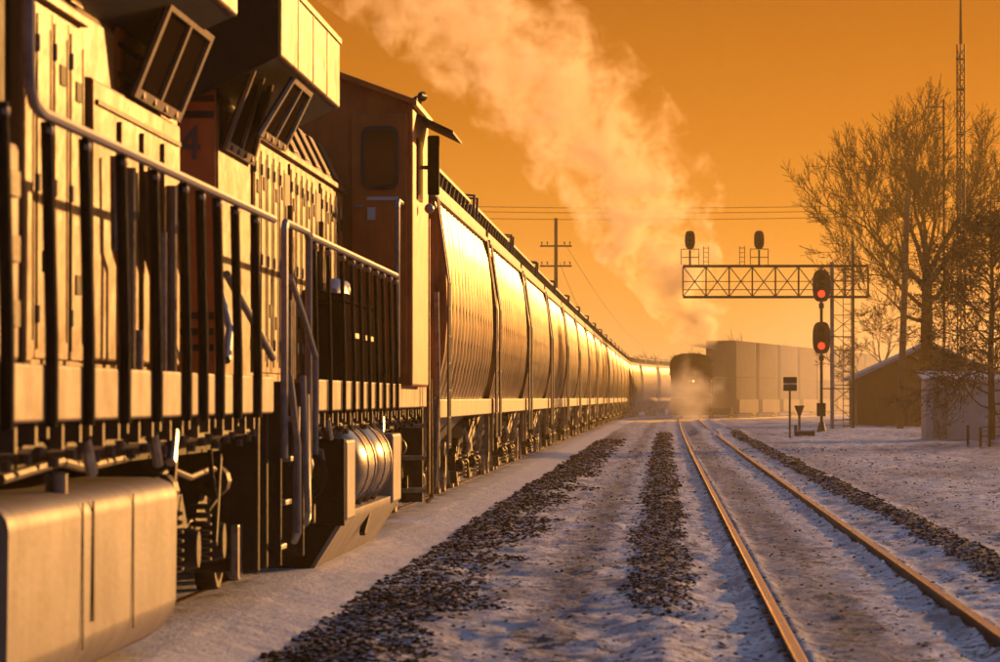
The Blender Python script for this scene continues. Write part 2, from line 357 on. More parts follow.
# ballast stones: some keep a crust of snow
_t = M['stone'].node_tree; _p = _t.nodes['Principled BSDF']; _g = N(_t, 'ShaderNodeNewGeometry'); _sx = N(_t, 'ShaderNodeSeparateXYZ'); _t.links.new(_g.outputs['Normal'], _sx.inputs[0])
_a = N(_t, 'ShaderNodeMath', operation='MULTIPLY_ADD'); _t.links.new(_g.outputs['Random Per Island'], _a.inputs[0]); _a.inputs[1].default_value = 1.5; _t.links.new(_sx.outputs[2], _a.inputs[2])
_r = ramp(_t, [(.0, (0,0,0)), (.77, (0,0,0)), (.84, (1,1,1))]); _h = N(_t, 'ShaderNodeMath', operation='MULTIPLY'); _t.links.new(_a.outputs[0], _h.inputs[0]); _h.inputs[1].default_value = .42; _t.links.new(_h.outputs[0], _r.inputs[0])
_m = N(_t, 'ShaderNodeMix', data_type='RGBA'); _t.links.new(_r.outputs[0], _m.inputs[0]); _t.links.new(_p.inputs['Base Color'].links[0].from_socket, _m.inputs[6]); _m.inputs[7].default_value = (.62,.60,.63,1); _t.links.new(_m.outputs[2], _p.inputs['Base Color'])
def stones(name, label, n, xr_, yr, smin, smax, seed, want=.35, follow=True):
    g = np.random.default_rng(seed)
    y = yr[0]*(yr[1]/yr[0])**g.random(n*3); x = g.uniform(*xr_, n*3)
    X = x + offv(y); k = strips(X, y)*(.55+.9*g.random(len(x))) > want if want > 0 else np.ones(len(x), bool)
    X, y = X[k][:n], y[k][:n]; n = len(X)
    base = np.array([(1,0,0),(-1,0,0),(0,1,0),(0,-1,0),(0,0,1),(0,0,-1),(.62,.62,.5),(-.62,.6,.45),(.6,-.62,.45),(-.62,-.62,.5)], float)
    # a lumpy ten-cornered stone
    F = np.array([(4,6,7),(4,7,9),(4,9,8),(4,8,6),(6,2,7),(7,1,9),(9,3,8),(8,0,6),(6,0,2),(7,2,1),(9,1,3),(8,3,0),(5,2,0),(5,1,2),(5,3,1),(5,0,3)])
    s = g.uniform(smin, smax, n)*(1+.010*np.clip(y-40, 0, 200)); v = base[None]*g.uniform(.7, 1.25, (n, 10, 3))*(s[:,None,None]*np.stack([g.uniform(.8,1.3,n), g.uniform(.8,1.3,n), g.uniform(.5,.85,n)], -1)[:,None,:])
    a = g.uniform(0, 6.28, n); c, s_ = np.cos(a)[:,None], np.sin(a)[:,None]; b = g.uniform(-.5,.5,n); cb, sb = np.cos(b)[:,None], np.sin(b)[:,None]
    x1 = v[...,0]*c - v[...,1]*s_; y1 = v[...,0]*s_ + v[...,1]*c; z1 = v[...,2]
    x2 = x1*cb + z1*sb; z2 = -x1*sb + z1*cb
    P = np.stack([x2 + X[:,None], y1 + y[:,None], z2 + (gz(X, y) + s*.02)[:,None]], -1).reshape(-1, 3)
    faces = (F[None] + (np.arange(n)*10)[:,None,None]).reshape(-1, 3)
    me = bpy.data.meshes.new(name); me.vertices.add(len(P)); me.vertices.foreach_set('co', P.ravel())
    me.loops.add(faces.size); me.loops.foreach_set('vertex_index', faces.ravel().astype(np.int32))
    me.polygons.add(len(faces)); me.polygons.foreach_set('loop_start', np.arange(0, faces.size, 3, dtype=np.int32)); me.update(calc_edges=True)
    me.materials.append(M['stone']); o = bpy.data.objects.new(name, me); COL.objects.link(o); tag(o, label, None, None, 'stuff')
stones('ballast_gravel', 'dark ballast stones strewn beside the snow ledge along the train', 10500, (-2.6, -.9), (24, 170), .010, .034, 1, .42)
stones('ballast_gravel', 'narrow band of dark ballast stones between the two tracks', 5200, (-.48, .48), (24, 200), .010, .030, 2, .40)
stones('ballast_gravel', 'dark ballast stones heaped outside the right rail', 5200, (2.75, 3.7), (30, 190), .010, .032, 3, .40)
stones('scattered_gravel', 'loose stones scattered over the trodden snow', 3600, (-1.7, 8), (24, 150), .006, .022, 4, 0)

# ------------------------------------------------------------------ rails
def rail_obj(xc, y0, y1, parent, offf=off, step=2.0, ztop=.09):
    prof = [(-.07,-.09),(.07,-.09),(.07,-.075),(.012,-.055),(.012,.045),(.036,.055),(.036,.082),(.028,.09),(-.028,.09),(-.036,.082),(-.036,.055),(-.012,.045),(-.012,-.055),(-.07,-.075)]
    mb = MB(); rings = []; y = y0
    while y <= y1 + 1e-6:
        x = xc + offf(y); rings.append([(x+p, y, q + ztop - .09) for p, q in prof]); y += step
    n = len(prof); b = len(mb.v)
    for r_ in rings: mb.v += r_
    for i in range(len(rings)-1):
        for k in range(n):
            mb.face((b+i*n+k, b+i*n+(k+1)%n, b+(i+1)*n+(k+1)%n, b+(i+1)*n+k), 1 if k in (6,7,8) else 0)
    mb.face(list(range(b, b+n))); mb.face(list(range(b+(len(rings)-1)*n, b+len(rings)*n)))
    return mb.build('rail', [M['rail'], M['railtop']], parent)
tk = tag(empty('railway_track', (0,0,0)), 'single open track with two rust brown rails half buried in snow', None, None, 'structure')
rl = rail_obj(XL, 6, 420, tk); rr_ = rail_obj(XR, 6, 420, tk)
pm = MB().box(-.17,.17,-.09,.09,-.012,.012).box(-.115,-.085,-.05,-.03,.012,.045).box(.085,.115,.03,.05,.012,.045).mesh('tie_plate', M['rail'])
for k in range(70):
    for xc in (XL, XR):
        y = 24 + k*.56
        o = bpy.data.objects.new('tie_plate', pm); COL.objects.link(o); o.parent = tk; o.location = (xc + off(y), y, -.045 + rnd.uniform(-.01,.03)); o.rotation_euler = (0,0,rnd.uniform(-.05,.05))
tk2 = tag(empty('railway_track', (0,0,0)), 'track under the standing grain train', None, None, 'structure')
rail_obj(TRAIN_X-.717, 6, 470, tk2); rail_obj(TRAIN_X+.717, 6, 470, tk2)
def sid(Y): return max(0., (Y-215))**1*.02 + max(0., Y-215)**2/1600. if Y < 300 else .02*85+85**2/1600. + (Y-300)*.1475
CS = 5.35                                                # the container siding starts leaving the near track here
def contx(Y): return 4.55 + (Y-338)*.1475
tk3 = tag(empty('railway_track', (0,0,0)), 'siding curving away to the right under the container train', None, None, 'structure')
for g_ in (-.717, .717): rail_obj(g_, 290, 470, tk3, contx)

# ------------------------------------------------------------------ trucks (bogies)
def wheel_mb(x, s, y, r_=.5, z=.59):
    w_ = MB(); w_.lathe([(.0,-.07),(r_*.45,-.07),(r_*.5,-.02),(r_*.82,-.02),(r_*.88,-.065),(r_,-.065),(r_+.03,.07),(r_+.03,.1),(.0,.1)] if s < 0 else [(.0,-.1),(r_+.03,-.1),(r_+.03,-.07),(r_,.065),(r_*.88,.065),(r_*.82,.02),(r_*.5,.02),(r_*.45,.07),(0,.07)], 'x', (x, y, z), 20)
    return w_
WM = {}
def loco_truck(parent, yc, s, lit):
    t = empty('truck', (0, yc, 0)); t.parent = parent
    for sd in (1, -1):
        f = MB(); xo = sd*1.06
        f.prism([(-2.35,.62),(-2.3,.92),(-1.5,.98),(-1.2,.80),(-.6,.80),(-.3,1.0),(.3,1.0),(.6,.80),(1.2,.80),(1.5,.98),(2.3,.92),(2.35,.62),(1.5,.48),(.3,.45),(-.3,.45),(-1.5,.48)], 'x', xo-.07, xo+.07)
        f.build('side_frame', M['dark'], t, bevel=.015)
        for k in (-1, 0, 1):
            j = MB(); j.lathe([(0,-.11),(.13,-.11),(.15,-.05),(.15,.06),(.09,.1),(.09,.16),(0,.16)], 'x', (sd*1.17, k*1.75, .62), 14); j.build('journal_box', M['dark'], t, True)
            wheel_mb(sd*.75, sd, k*1.75).build('wheel', M['steel'] if k == 0 else M['dark'], t, True)
        if sd == s:
            for k in (-.9, .9):
                sp = MB()
                for q in range(7): sp.lathe([(.045,0),(.085,.012),(.085,.03),(.045,.042)], 'z', (sd*1.19, k, .5+q*.062), 10)
                tag(sp.build('spring', M['dark'], t, True))
                b = MB(); b.lathe([(0,-.2),(.1,-.2),(.12,-.16),(.12,.1),(.05,.13),(.05,.3),(0,.3)], 'y', (sd*1.2, k*1.9, 1.06), 12); b.build('brake_cylinder', M['dark'], t, True)
            d = MB(); d.bar((sd*1.25, -1.6, 1.25), (sd*1.25, -1.25, .62), .05, .09); d.build('damper', M['dark'], t)
            d = MB(); d.bar((sd*1.25, 1.3, 1.3), (sd*1.25, 1.62, .66), .05, .09); d.build('damper', M['dark'], t)
            p = MB(); p.tube([(sd*1.22,-2.2,1.12),(sd*1.24,-1.2,1.16),(sd*1.24,.2,1.12),(sd*1.22,1.3,1.2),(sd*1.2,2.2,1.1)], .022, 6); p.build('brake_pipe', M['bracket'], t, True)
            h = MB(); h.tube([(sd*1.28,-.7,1.3),(sd*1.3,-.66,1.1),(sd*1.34,-.5,.95),(sd*1.3,-.35,.88)], .02, 6); h.build('air_hose', M['black'], t, True)
            g_ = MB(); g_.box(sd*1.3-.03, sd*1.3+.03, -2.6, -2.25, .32, .72); g_.build('sand_pipe', M['steel'], t, bevel=.01)
    return t

# ------------------------------------------------------------------ locomotives
def rail_path(pts, r_, name, m, parent, n=8): return MB().tube(pts, r_, n).build(name, m, parent, True)
def make_loco(name, loc, rz, s, P):
    """local y runs from the rear platform to the cab; s is the side that faces the camera"""
    L = empty(name, loc, rz)
    def B(*a): x0, x1 = sorted((s*a[0], s*a[1])); return (x0, x1, *a[2:])
    H0, H1, HW = P['hood'][0], P['hood'][1], .90
    # underframe and deck
    fr = MB(); fr.box(-1.2, 1.2, .15, 21.6, 1.28, 1.70); fr.build('underframe', M['black'], L)
    dk = MB(); dk.box(-1.49, 1.49, P['deck0'], 21.0, 1.70, 1.80); dk.build('deck', M['dark'], L)
    # side sill in plates between the stanchions
    ys = P['st']
    for sd in (s, -s):
        if sd == s:
            ed = [P['deck0']] + list(ys) + [P['sill1']]
            for a, b in zip(ed[:-1], ed[1:]):
                if b-a < .12: continue
                q = MB(); x0, x1 = sorted((sd*1.49, sd*1.56)); q.box(x0, x1, a+.035, b-.035, 1.555, 1.83); q.build('sill_plate', M['cream'], L, bevel=.014)
        else:
            q = MB(); x0, x1 = sorted((sd*1.49, sd*1.56)); q.box(x0, x1, P['deck0'], 21, 1.555, 1.83); q.build('side_sill', M['cream'], L)
    # brackets and pipe ends hanging under the deck edge
    br = MB(); y = P['deck0']+.2
    k = 0
    while y < P['sill1']:
        x0, x1 = sorted((s*1.36, s*1.47)); br.box(x0, x1, y, y+.07, 1.47-.03*((k*7)%3), 1.55); br.lathe([(0,0),(.03,0),(.03,.05),(0,.05)], 'z', (s*1.42, y+.035, 1.38-.03*((k*7)%3)), 6); y += .40 + .13*((k*5) % 3); k += 1
    tag(br.build('deck_bracket', M['bracket'], L), kind='stuff')
    pp = MB(); pp.tube([(s*1.38, P['deck0']+.3, 1.42), (s*1.38, P['sill1']*.5, 1.40), (s*1.38, P['sill1'], 1.43)], .03, 6); pp.build('conduit', M['dark'], L, True)
    # hood
    h = MB(); h.prism([(-HW,1.8),(HW,1.8),(HW,4.05),(HW-.22,4.5),(-HW+.22,4.5),(-HW,4.05)], 'y', H0, H1); h.build('hood', M['hood'], L, bevel=.02)
    e = MB(); e.box(-HW+.02, HW-.02, H0-.035, H0-.004, 1.82, 4.3); e.build('hood_end', M['orange'], L, bevel=.01)
    for z in P['bands']:
        q = MB(); q.box(-HW+.03, HW-.03, H0-.055, H0-.037, z, z+.055); q.build('hood_end_stripe', M['dark'], L)
    # hood doors, each with its latches
    dw, dh = P['door_w'], 2.02
    dm = MB(); dm.box(-.001, .024, .022, dw-.022, 0, dh)
    dm.box(.0241, .034, .06, .09, .05, dh-.05); dm.box(.0241, .032, dw-.1, dw-.07, .1, dh-.1)
    dme = dm.mesh('hood_door', M['hood'])
    lat = MB().box(.0245, .034, dw*.42, dw*.74, 0, .12).mesh('latch', M['black'])
    hng = MB().lathe([(0,-.05),(.014,-.05),(.014,.05),(0,.05)], 'z', (.036, .04, 0), 8).mesh('hinge', M['steel'])
    y = P['door0']; i = 0
    while y + dw < P['door1']:
        skip = P['gaps'](i)
        if not skip:
            d = bpy.data.objects.new('hood_door', dme); COL.objects.link(d); d.parent = L
            if s > 0: d.location = (HW, y, 1.90)
            else: d.location = (-HW, y+dw, 1.90); d.rotation_euler = (0,0,math.pi)
            for z in (.52, 1.70):
                if (i*3 + int(z*2)) % 5 == 4: continue
                l = bpy.data.objects.new('latch', lat); COL.objects.link(l); l.parent = d; l.location = (0,0,z-.07 + .05*((i*7) % 3 - 1))
            for z in (.25, 1.0, 1.8):
                l = bpy.data.objects.new('hinge', hng); COL.objects.link(l); l.parent = d; l.location = (0,0,z)
        else:
            g_ = MB(); g_.box(*B(HW, HW+.025, y+.05, y+dw-.05, 1.95, 3.8)); g_.build('dark_panel', M['dark'], L)
            for q in range(5):
                p_ = MB(); yy = y+.1+q*(dw-.2)/4; p_.tube([(s*(HW+.06), yy, 1.85), (s*(HW+.06), yy, 2.6+.3*((q*3)%4))], .028, 8); p_.build('pipe', M['hood'] if q % 2 else M['steel'], L, True)
        y += dw; i += 1
    # louvred strip and drip rail above the doors
    q = MB(); q.box(*B(HW, HW+.05, P['door0'], P['door1'], 3.96, 4.02)); q.build('drip_rail', M['hood'], L, bevel=.008)
    for k in range(P['nup']):
        yy = P['door0'] + k*(P['door1']-P['door0'])/P['nup']
        q = MB(); q.hexa([(s*(HW+.004), yy+.06, 4.07), (s*(HW+.03), yy+.06, 4.07), (s*(HW+.03), yy+.6, 4.07), (s*(HW+.004), yy+.6, 4.07),
                          (s*(HW-.2), yy+.06, 4.47), (s*(HW-.17), yy+.06, 4.47), (s*(HW-.17), yy+.6, 4.47), (s*(HW-.2), yy+.6, 4.47)]); q.build('roof_hatch', M['hood'], L, bevel=.01)
    # radiator wing across the roof
    W0, W1, WZ0, WZ1, WW = P['wing']
    q = MB(); q.box(-WW, WW, W0, W1, WZ0, WZ1)
    wing = q.build('radiator_wing', [M['hood']], L, bevel=.02)
    q = MB(); q.prism([(-WW+.04,WZ0-.004),(-HW*.6,WZ0-.42),(HW*.6,WZ0-.42),(WW-.04,WZ0-.004)], 'y', W0+.02, W1-.02); q.build('wing_underside', M['dark'], wing)  # underside coloured dark to stand in for shade beneath the wing
    for k in range(1, 4):
        yy = W0+k*(W1-W0)/4; q = MB(); q.box(*B(WW, WW+.008, yy-.02, yy+.02, WZ0+.02, WZ1-.02)); q.build('wing_seam', M['hood'], wing)
    q = MB(); q.box(*B(WW, WW+.02, W0, W1, WZ1-.05, WZ1)); q.build('wing_rim', M['hood'], wing)
    q = MB(); q.prism([(-WW+.02,WZ0+.01),(-HW*.6,WZ0-.40),(HW*.6,WZ0-.40),(WW-.02,WZ0+.01),(WW-.02,WZ1-.02),(-WW+.02,WZ1-.02)], 'y', W0-.03, W0-.004); q.build('wing_end_plate', M['black'], L)
    for k in range(6):
        yy = W0 + .5 + k*(W1-W0-1)/5; q = MB(); q.box(*B(WW-.25, WW-.1, yy, yy+.12, WZ1, WZ1+.05)); q.build('lifting_lug', M['dark'], wing)
    # sloping intake screens under the wing
    for A in P['screens']:
        (xb, zb), (xt, zt), y0, y1, y2, y3 = A          # bottom and top edge; y0..y1 along the bottom, y2..y3 along the top
        bl, br_, tr_, tl = Vector((s*xb,y0,zb)), Vector((s*xb,y1,zb)), Vector((s*xt,y3,zt)), Vector((s*xt,y2,zt))
        nrm = (br_-bl).cross(tl-bl).normalized(); nrm = nrm if nrm.x*s > 0 else -nrm
        def pt(a, b, o_=0): return (bl*(1-a)+br_*a)*(1-b) + (tl*(1-a)+tr_*a)*b + nrm*o_
        def slab(a0, a1, b0, b1, o0, o1): return [pt(a0,b0,o0), pt(a1,b0,o0), pt(a1,b1,o0), pt(a0,b1,o0), pt(a0,b0,o1), pt(a1,b0,o1), pt(a1,b1,o1), pt(a0,b1,o1)]
        q = MB(); q.hexa(slab(0,1,0,1,-.02,0)); scn = q.build('intake_screen', M['screen'], L)
        f = MB()
        for a0, a1, b0, b1 in ((0,1,0,.10),(0,1,.93,1),(0,.05,.10,.93),(.95,1,.10,.93),(.48,.52,.10,.93)): f.hexa(slab(a0,a1,b0,b1,.002,.03))
        f.build('screen_frame', M['cream'], scn)
        q = MB()
        for k in range(4): c_ = pt(.14+k*.24, .05, .03); q.box(c_.x-.01, c_.x+.012, c_.y-.05, c_.y+.05, c_.z-.02, c_.z+.02)
        tag(q.build('frame_bolt', M['dark'], scn), kind='stuff')
    if P.get('bulge'):
        y0, y1, x_, z1 = P['bulge']
        q = MB(); q.prism([(s*(HW-.1),1.9),(s*x_,1.9),(s*x_,z1),(s*(HW-.1),z1+.02)], 'y', y0, y1); q.build('radiator_cabinet', M['hood'], L, bevel=.02)
        for k in range(3):
            q = MB(); q.box(*B(x_, x_+.012, y0+.45+k*1.25, y0+.72+k*1.25, 2.95+.13*(k%2), 3.12+.13*(k%2))); q.build('access_port', M['black'], L)
        q = MB(); q.box(*B(x_, x_+.02, y0+.1, y1-.1, z1-.16, z1-.13)); q.build('trim_strip', M['dark'], L)
        for k in range(1, 4):
            q = MB(); yy = y0+k*(y1-y0)/4; q.box(*B(x_, x_+.03, yy-.03, yy+.03, 1.92, z1-.2)); q.build('cabinet_rib', M['hood'], L, bevel=.008)
        q = MB(); q.box(*B(HW, HW+.02, y0, y1-1.6, z1+.05, 4.30)); rc = q.build('shaded_bay_panel', M['orange'], L)  # added panel imitating the shaded, banded open space behind the screens
        for z in (3.78, 3.98, 4.18): q = MB(); q.box(*B(HW+.02, HW+.03, y0, y1-1.6, z, z+.04)); q.build('bay_panel_bar', M['dark'], rc)
        for k in range(7):
            yy = y0+.25+k*.62+.1*((k*5)%3); h_ = 2.1+.35*((k*3)%4); q = MB(); q.tube([(s*(x_+.06),yy,1.83),(s*(x_+.06),yy,h_),(s*(x_+.06),yy+.0,h_+.02)] if k % 3 else [(s*(x_+.07),yy,1.83),(s*(x_+.07),yy,2.5),(s*(x_+.07),yy+.3,2.62),(s*(x_+.07),yy+.34,3.2)], .03+.012*(k%2), 8); q.build('pipe', M['cream'] if k % 2 else M['steel'], L, True)
    # handrail and stanchions
    zt = 3.02
    for path in P['rails']: rail_path([(s*a, b, c) for a, b, c in path], .030, 'handrail', M['chrome'], L)
    for y in ys:
        q = MB(); q.tube([(s*1.585, y, 1.53), (s*1.585, y, 1.95), (s*1.56, y, zt-.03)], P['st_r'], 8); q.build('stanchion', M['black'], L, True)
        q = MB(); q.lathe([(0,-.035),(.03,-.02),(.034,0),(.03,.02),(0,.035)], 'z', (s*1.565, y, zt-.075), 8); q.build('stanchion_clamp', M['steel'], L, True)
    # fuel tank
    T0, T1, TX, TZ0, TZ1 = P['tank']
    prof = P['tank_prof']
    tn = MB(); tn.prism([(x, z) for x, z in prof] + [(-x, z) for x, z in prof[::-1]], 'y', T0, T1)
    tank = tn.build('fuel_tank', M['tank'], L, True)
    for e_, a in ((T0, -.012), (T1, .012)):
        q = MB(); q.prism([(x*.97, z) for x, z in prof] + [(-x*.97, z) for x, z in prof[::-1]], 'y', *sorted((e_+a*.3, e_+a*2))); q.build('tank_end', M['black'], tank)  # end faces coloured black to stand in for their shade
    P['tank_extra'](L, tank, s)
    loco_truck(L, P['truck'][0], s, 0); loco_truck(L, P['truck'][1], s, 0)
    # pilot sheet, coupler, hoses
    q = MB(); q.box(-1.45, 1.45, .0, .10, .35, 1.72); q.build('pilot_sheet', M['dark'], L, bevel=.02)
    q = MB(); q.box(-.12, .12, -.30, .1, .78, 1.02); q.prism([(-.2,-.36),(.06,-.4),(.2,-.2),(.1,-.05),(-.2,-.05)], 'z', .76, 1.05); q.build('coupler', M['dark'], L, bevel=.02)
    return L

def tank_a(L, tank, s):
    for y, w_, z0 in ((9.62, .05, .48), (7.9, .02, .35), (10.05, .02, .35)):
        q = MB(); x0, x1 = sorted((s*1.46, s*1.462+s*.006)); q.box(x0, x1, y, y+w_, z0, 1.12); q.build('tank_seam', M['black'] if w_ > .03 else M['dark'], tank)
    q = MB(); q.lathe([(0,-.06),(.06,-.06),(.06,.05),(.04,.06),(0,.06)], 'z', (s*1.3, 9.9, 1.22), 12); q.build('filler_cap', M['steel'], tank, True)
    q = MB(); q.tube([(s*1.2,6.2,1.3),(s*1.25,8.5,1.28),(s*1.28,9.6,1.33),(s*1.25,11.5,1.27)], .028, 8); q.build('air_pipe', M['bracket'], L, True)
    for y, dy in ((9.75,.22), (6.7,.2), (5.6,-.22)):
        q = MB(); q.tube([(s*1.43,y,1.46),(s*1.44,y-dy,1.27)], .035, 8); q.build('drain_pipe', M['steel'], L, True)
def tank_b(L, tank, s):
    # two upright drums of the air reservoir bolted on the tank flank
    for y in (9.75, 12.25):
        q = MB(); q.lathe([(0,-1.2),(.24,-1.18),(.38,-1.05),(.46,-.8),(.46,.8),(.38,1.05),(.24,1.18),(0,1.2)], 'y', (s*1.14, y, 1.0), 28); q.build('air_reservoir', M['drum'], L, True)
        for dy in (-.5, .5):
            q = MB(); q.lathe([(.445,-.03),(.475,-.03),(.475,.03),(.445,.03)], 'y', (s*1.14, y+dy, 1.0), 28); q.build('reservoir_strap', M['steel'], L, True)
    q = MB(); q.box(*sorted((s*.6, s*1.54)), 6.86, 6.93, .48, 1.29); q.build('tank_shade_plate', M['black'], L, bevel=.01)  # black plate added to darken the tank end as if shaded
    for a, b in ((6.94, 8.0), (13.8, 15.2)):
        q = MB(); x0, x1 = sorted((s*1.3, s*1.56)); q.box(x0, x1, a, b, .52, 1.28); q.build('tank_pillar', M['tank'], L, bevel=.03)
    for k in range(4):
        y = 8.7+k*1.1; q = MB(); q.bar((s*1.5,y,.72),(s*1.42,y+.3,.60),.05,.05); q.build('valve', M['steel'], L)
    q = MB(); q.bar((s*1.5,10.7,.52),(s*1.46,10.4,.30),.06,.05); q.build('valve', M['dark'], L)
    q = MB(); q.lathe([(0,-.1),(.28,-.1),(.31,-.05),(.31,.1),(.1,.14),(0,.14)], 'y', (s*1.08, 6.8, .98), 18); q.build('air_filter', M['dark'], L, True)
    q = MB(); q.tube([(s*.85,6.72,1.22),(s*1.2,6.72,1.24),(s*1.34,6.74,1.18),(s*1.36,6.78,1.0)], .022, 8); q.build('air_pipe', M['steel'], L, True)
    for y, dy in ((9.0,.25), (12.2,.25), (13.9,-.2), (6.2,.3)):
        q = MB(); q.tube([(s*1.43,y,1.50),(s*1.44,y+dy,1.30)], .028, 8); q.build('drain_pipe', M['steel'], L, True)

YA, YB = 32.55, 33.15
stA = [YA-12717/(663-u)*1.0 for u in (252, 232, 214, 197, 180, 150, 117, 80, 42)]
stA = [max(.25, y) for y in stA]
PA = dict(hood=(.7, 9.0), deck0=.02, sill1=12.9, st=stA + [stA[-1]+1.4], st_r=.033, door_w=.70, door0=6.02, door1=8.9, nup=3, bands=(3.1, 3.3, 3.9),
          gaps=lambda i: False, wing=(2.25, 9.0, 4.36, 4.95, 1.50),
          screens=[((.99, 3.67), (1.24, 4.29), 1.55, 4.25, 1.55, 4.25)], bulge=(1.15, 5.95, .97, 3.66),
          rails=[[(1.56,.05,3.02),(1.56,4,3.02),(1.56,8,3.02),(1.56,12.25,3.02),(1.56,12.5,3.05),(1.56,12.62,3.12),(1.56,12.66,3.25),(1.56,12.66,3.8),(1.56,12.66,4.9)]],
          tank=(5.65, 12.6, 1.45, .2, 1.18), tank_prof=[(.5,.12),(1.0,.12),(1.25,.16),(1.37,.24),(1.43,.33),(1.452,.40),(1.4525,.42),(1.46,1.04),(1.459,1.06),(1.45,1.10),(1.42,1.14),(1.36,1.165),(1.28,1.175),(.5,1.18)],
          tank_extra=tank_a, truck=(2.7, 16.4))
LA = make_loco('diesel_locomotive', (TRAIN_X, YA, 0), math.pi, -1, PA)
tag(LA, 'blurred yellow diesel locomotive closest to camera with pale fuel tank', 'locomotive', 'diesel locomotives heading the grain train')
def extra_a(L, s):
    q = MB(); q.box(-.9, .9, 9.06, 22.0, 1.8, 4.5); q.build('engine_hood', M['hood'], L, bevel=.02)
    q = MB(); q.box(*sorted((s*.9, s*.93)), 9.3, 12.5, 2.9, 4.4); q.build('dark_panel', M['black'], L)  # plain dark panel on the near hood side
    q = MB(); q.box(*sorted((s*.9, s*1.0)), 8.72, 9.02, 1.85, 4.6); q.build('hood_post', M['hood'], L, bevel=.03)
    q = MB(); q.box(*sorted((s*1.0, s*1.5)), 12.55, 15.5, 1.82, 2.86); cb = q.build('equipment_cabinet', M['cream'], L, bevel=.04)
    for z in (2.0, 2.3, 2.6):
        q = MB(); q.box(*sorted((s*1.5, s*1.52)), 12.65, 12.95, z, z+.12); q.build('cabinet_louvre', M['dark'], cb)
    for k in range(5):
        q = MB(); q.box(*sorted((s*.9, s*(.96+.03*(k%2)))), 6.9+k*.42, 7.15+k*.42, 4.06, 4.3); q.build('exhaust_bracket', M['hood'], L, bevel=.01)
extra_a(LA, -1)

stB = [12717/(663-u)-YB for u in (312, 326, 340, 350, 358, 366, 374, 381, 388, 394)]
PB = dict(hood=(1.65, 15.3), deck0=2.55, sill1=21.0, st=stB, st_r=.020, door_w=.62, door0=4.4, door1=15.2, nup=8, bands=(2.05, 2.18, 2.31, 3.94, 4.07, 4.18),
          gaps=lambda i: i in (5, 11), wing=(1.45, 7.7, 4.42, 5.08, 1.43),
          screens=[((.92, 3.70), (1.20, 4.40), 1.75, 4.25, 1.65, 3.2), ((1.22, 3.80), (1.42, 4.34), 1.6, 3.9, 2.6, 4.4)],
          rails=[[(1.56,2.65,3.02),(1.56,9,3.02),(1.56,14.3,3.02)], [(1.56,14.5,1.9),(1.56,14.5,3.0),(1.56,14.52,3.78),(1.56,14.6,3.86),(1.56,16.2,3.86),(1.60,17.8,3.84)],
                 [(1.56,.25,1.2),(1.56,.25,2.98),(1.56,.35,3.04),(1.56,2.4,3.04),(1.56,2.55,2.98),(1.56,2.55,1.0)]],
          tank=(6.9, 15.3, 1.45, .2, 1.2), tank_prof=[(.5,.06),(1.24,.06),(1.53,.52),(1.53,.60),(1.25,.62),(1.25,1.20),(.5,1.2)],
          tank_extra=tank_b, truck=(4.3, 18.6))
LB = make_loco('diesel_locomotive', (TRAIN_X, YB, 0), 0, 1, PB)
tag(LB, 'second locomotive with orange cab and radiator wing, coupled to the hopper cars', 'locomotive', 'diesel locomotives heading the grain train')
def text_part(ch, size, loc, rot, m, parent, name):
    c = bpy.data.curves.new(name, 'FONT'); c.body = ch; c.size = size; c.extrude = .004; c.align_x = 'CENTER'
    tmp = bpy.data.objects.new(name, c); COL.objects.link(tmp); dg = bpy.context.evaluated_depsgraph_get(); dg.update()
    me = bpy.data.meshes.new_from_object(tmp.evaluated_get(dg)); bpy.data.objects.remove(tmp)
    me.materials.clear(); me.materials.append(m); o = bpy.data.objects.new(name, me); COL.objects.link(o); o.parent = parent; o.location = loc; o.rotation_euler = rot
    return o
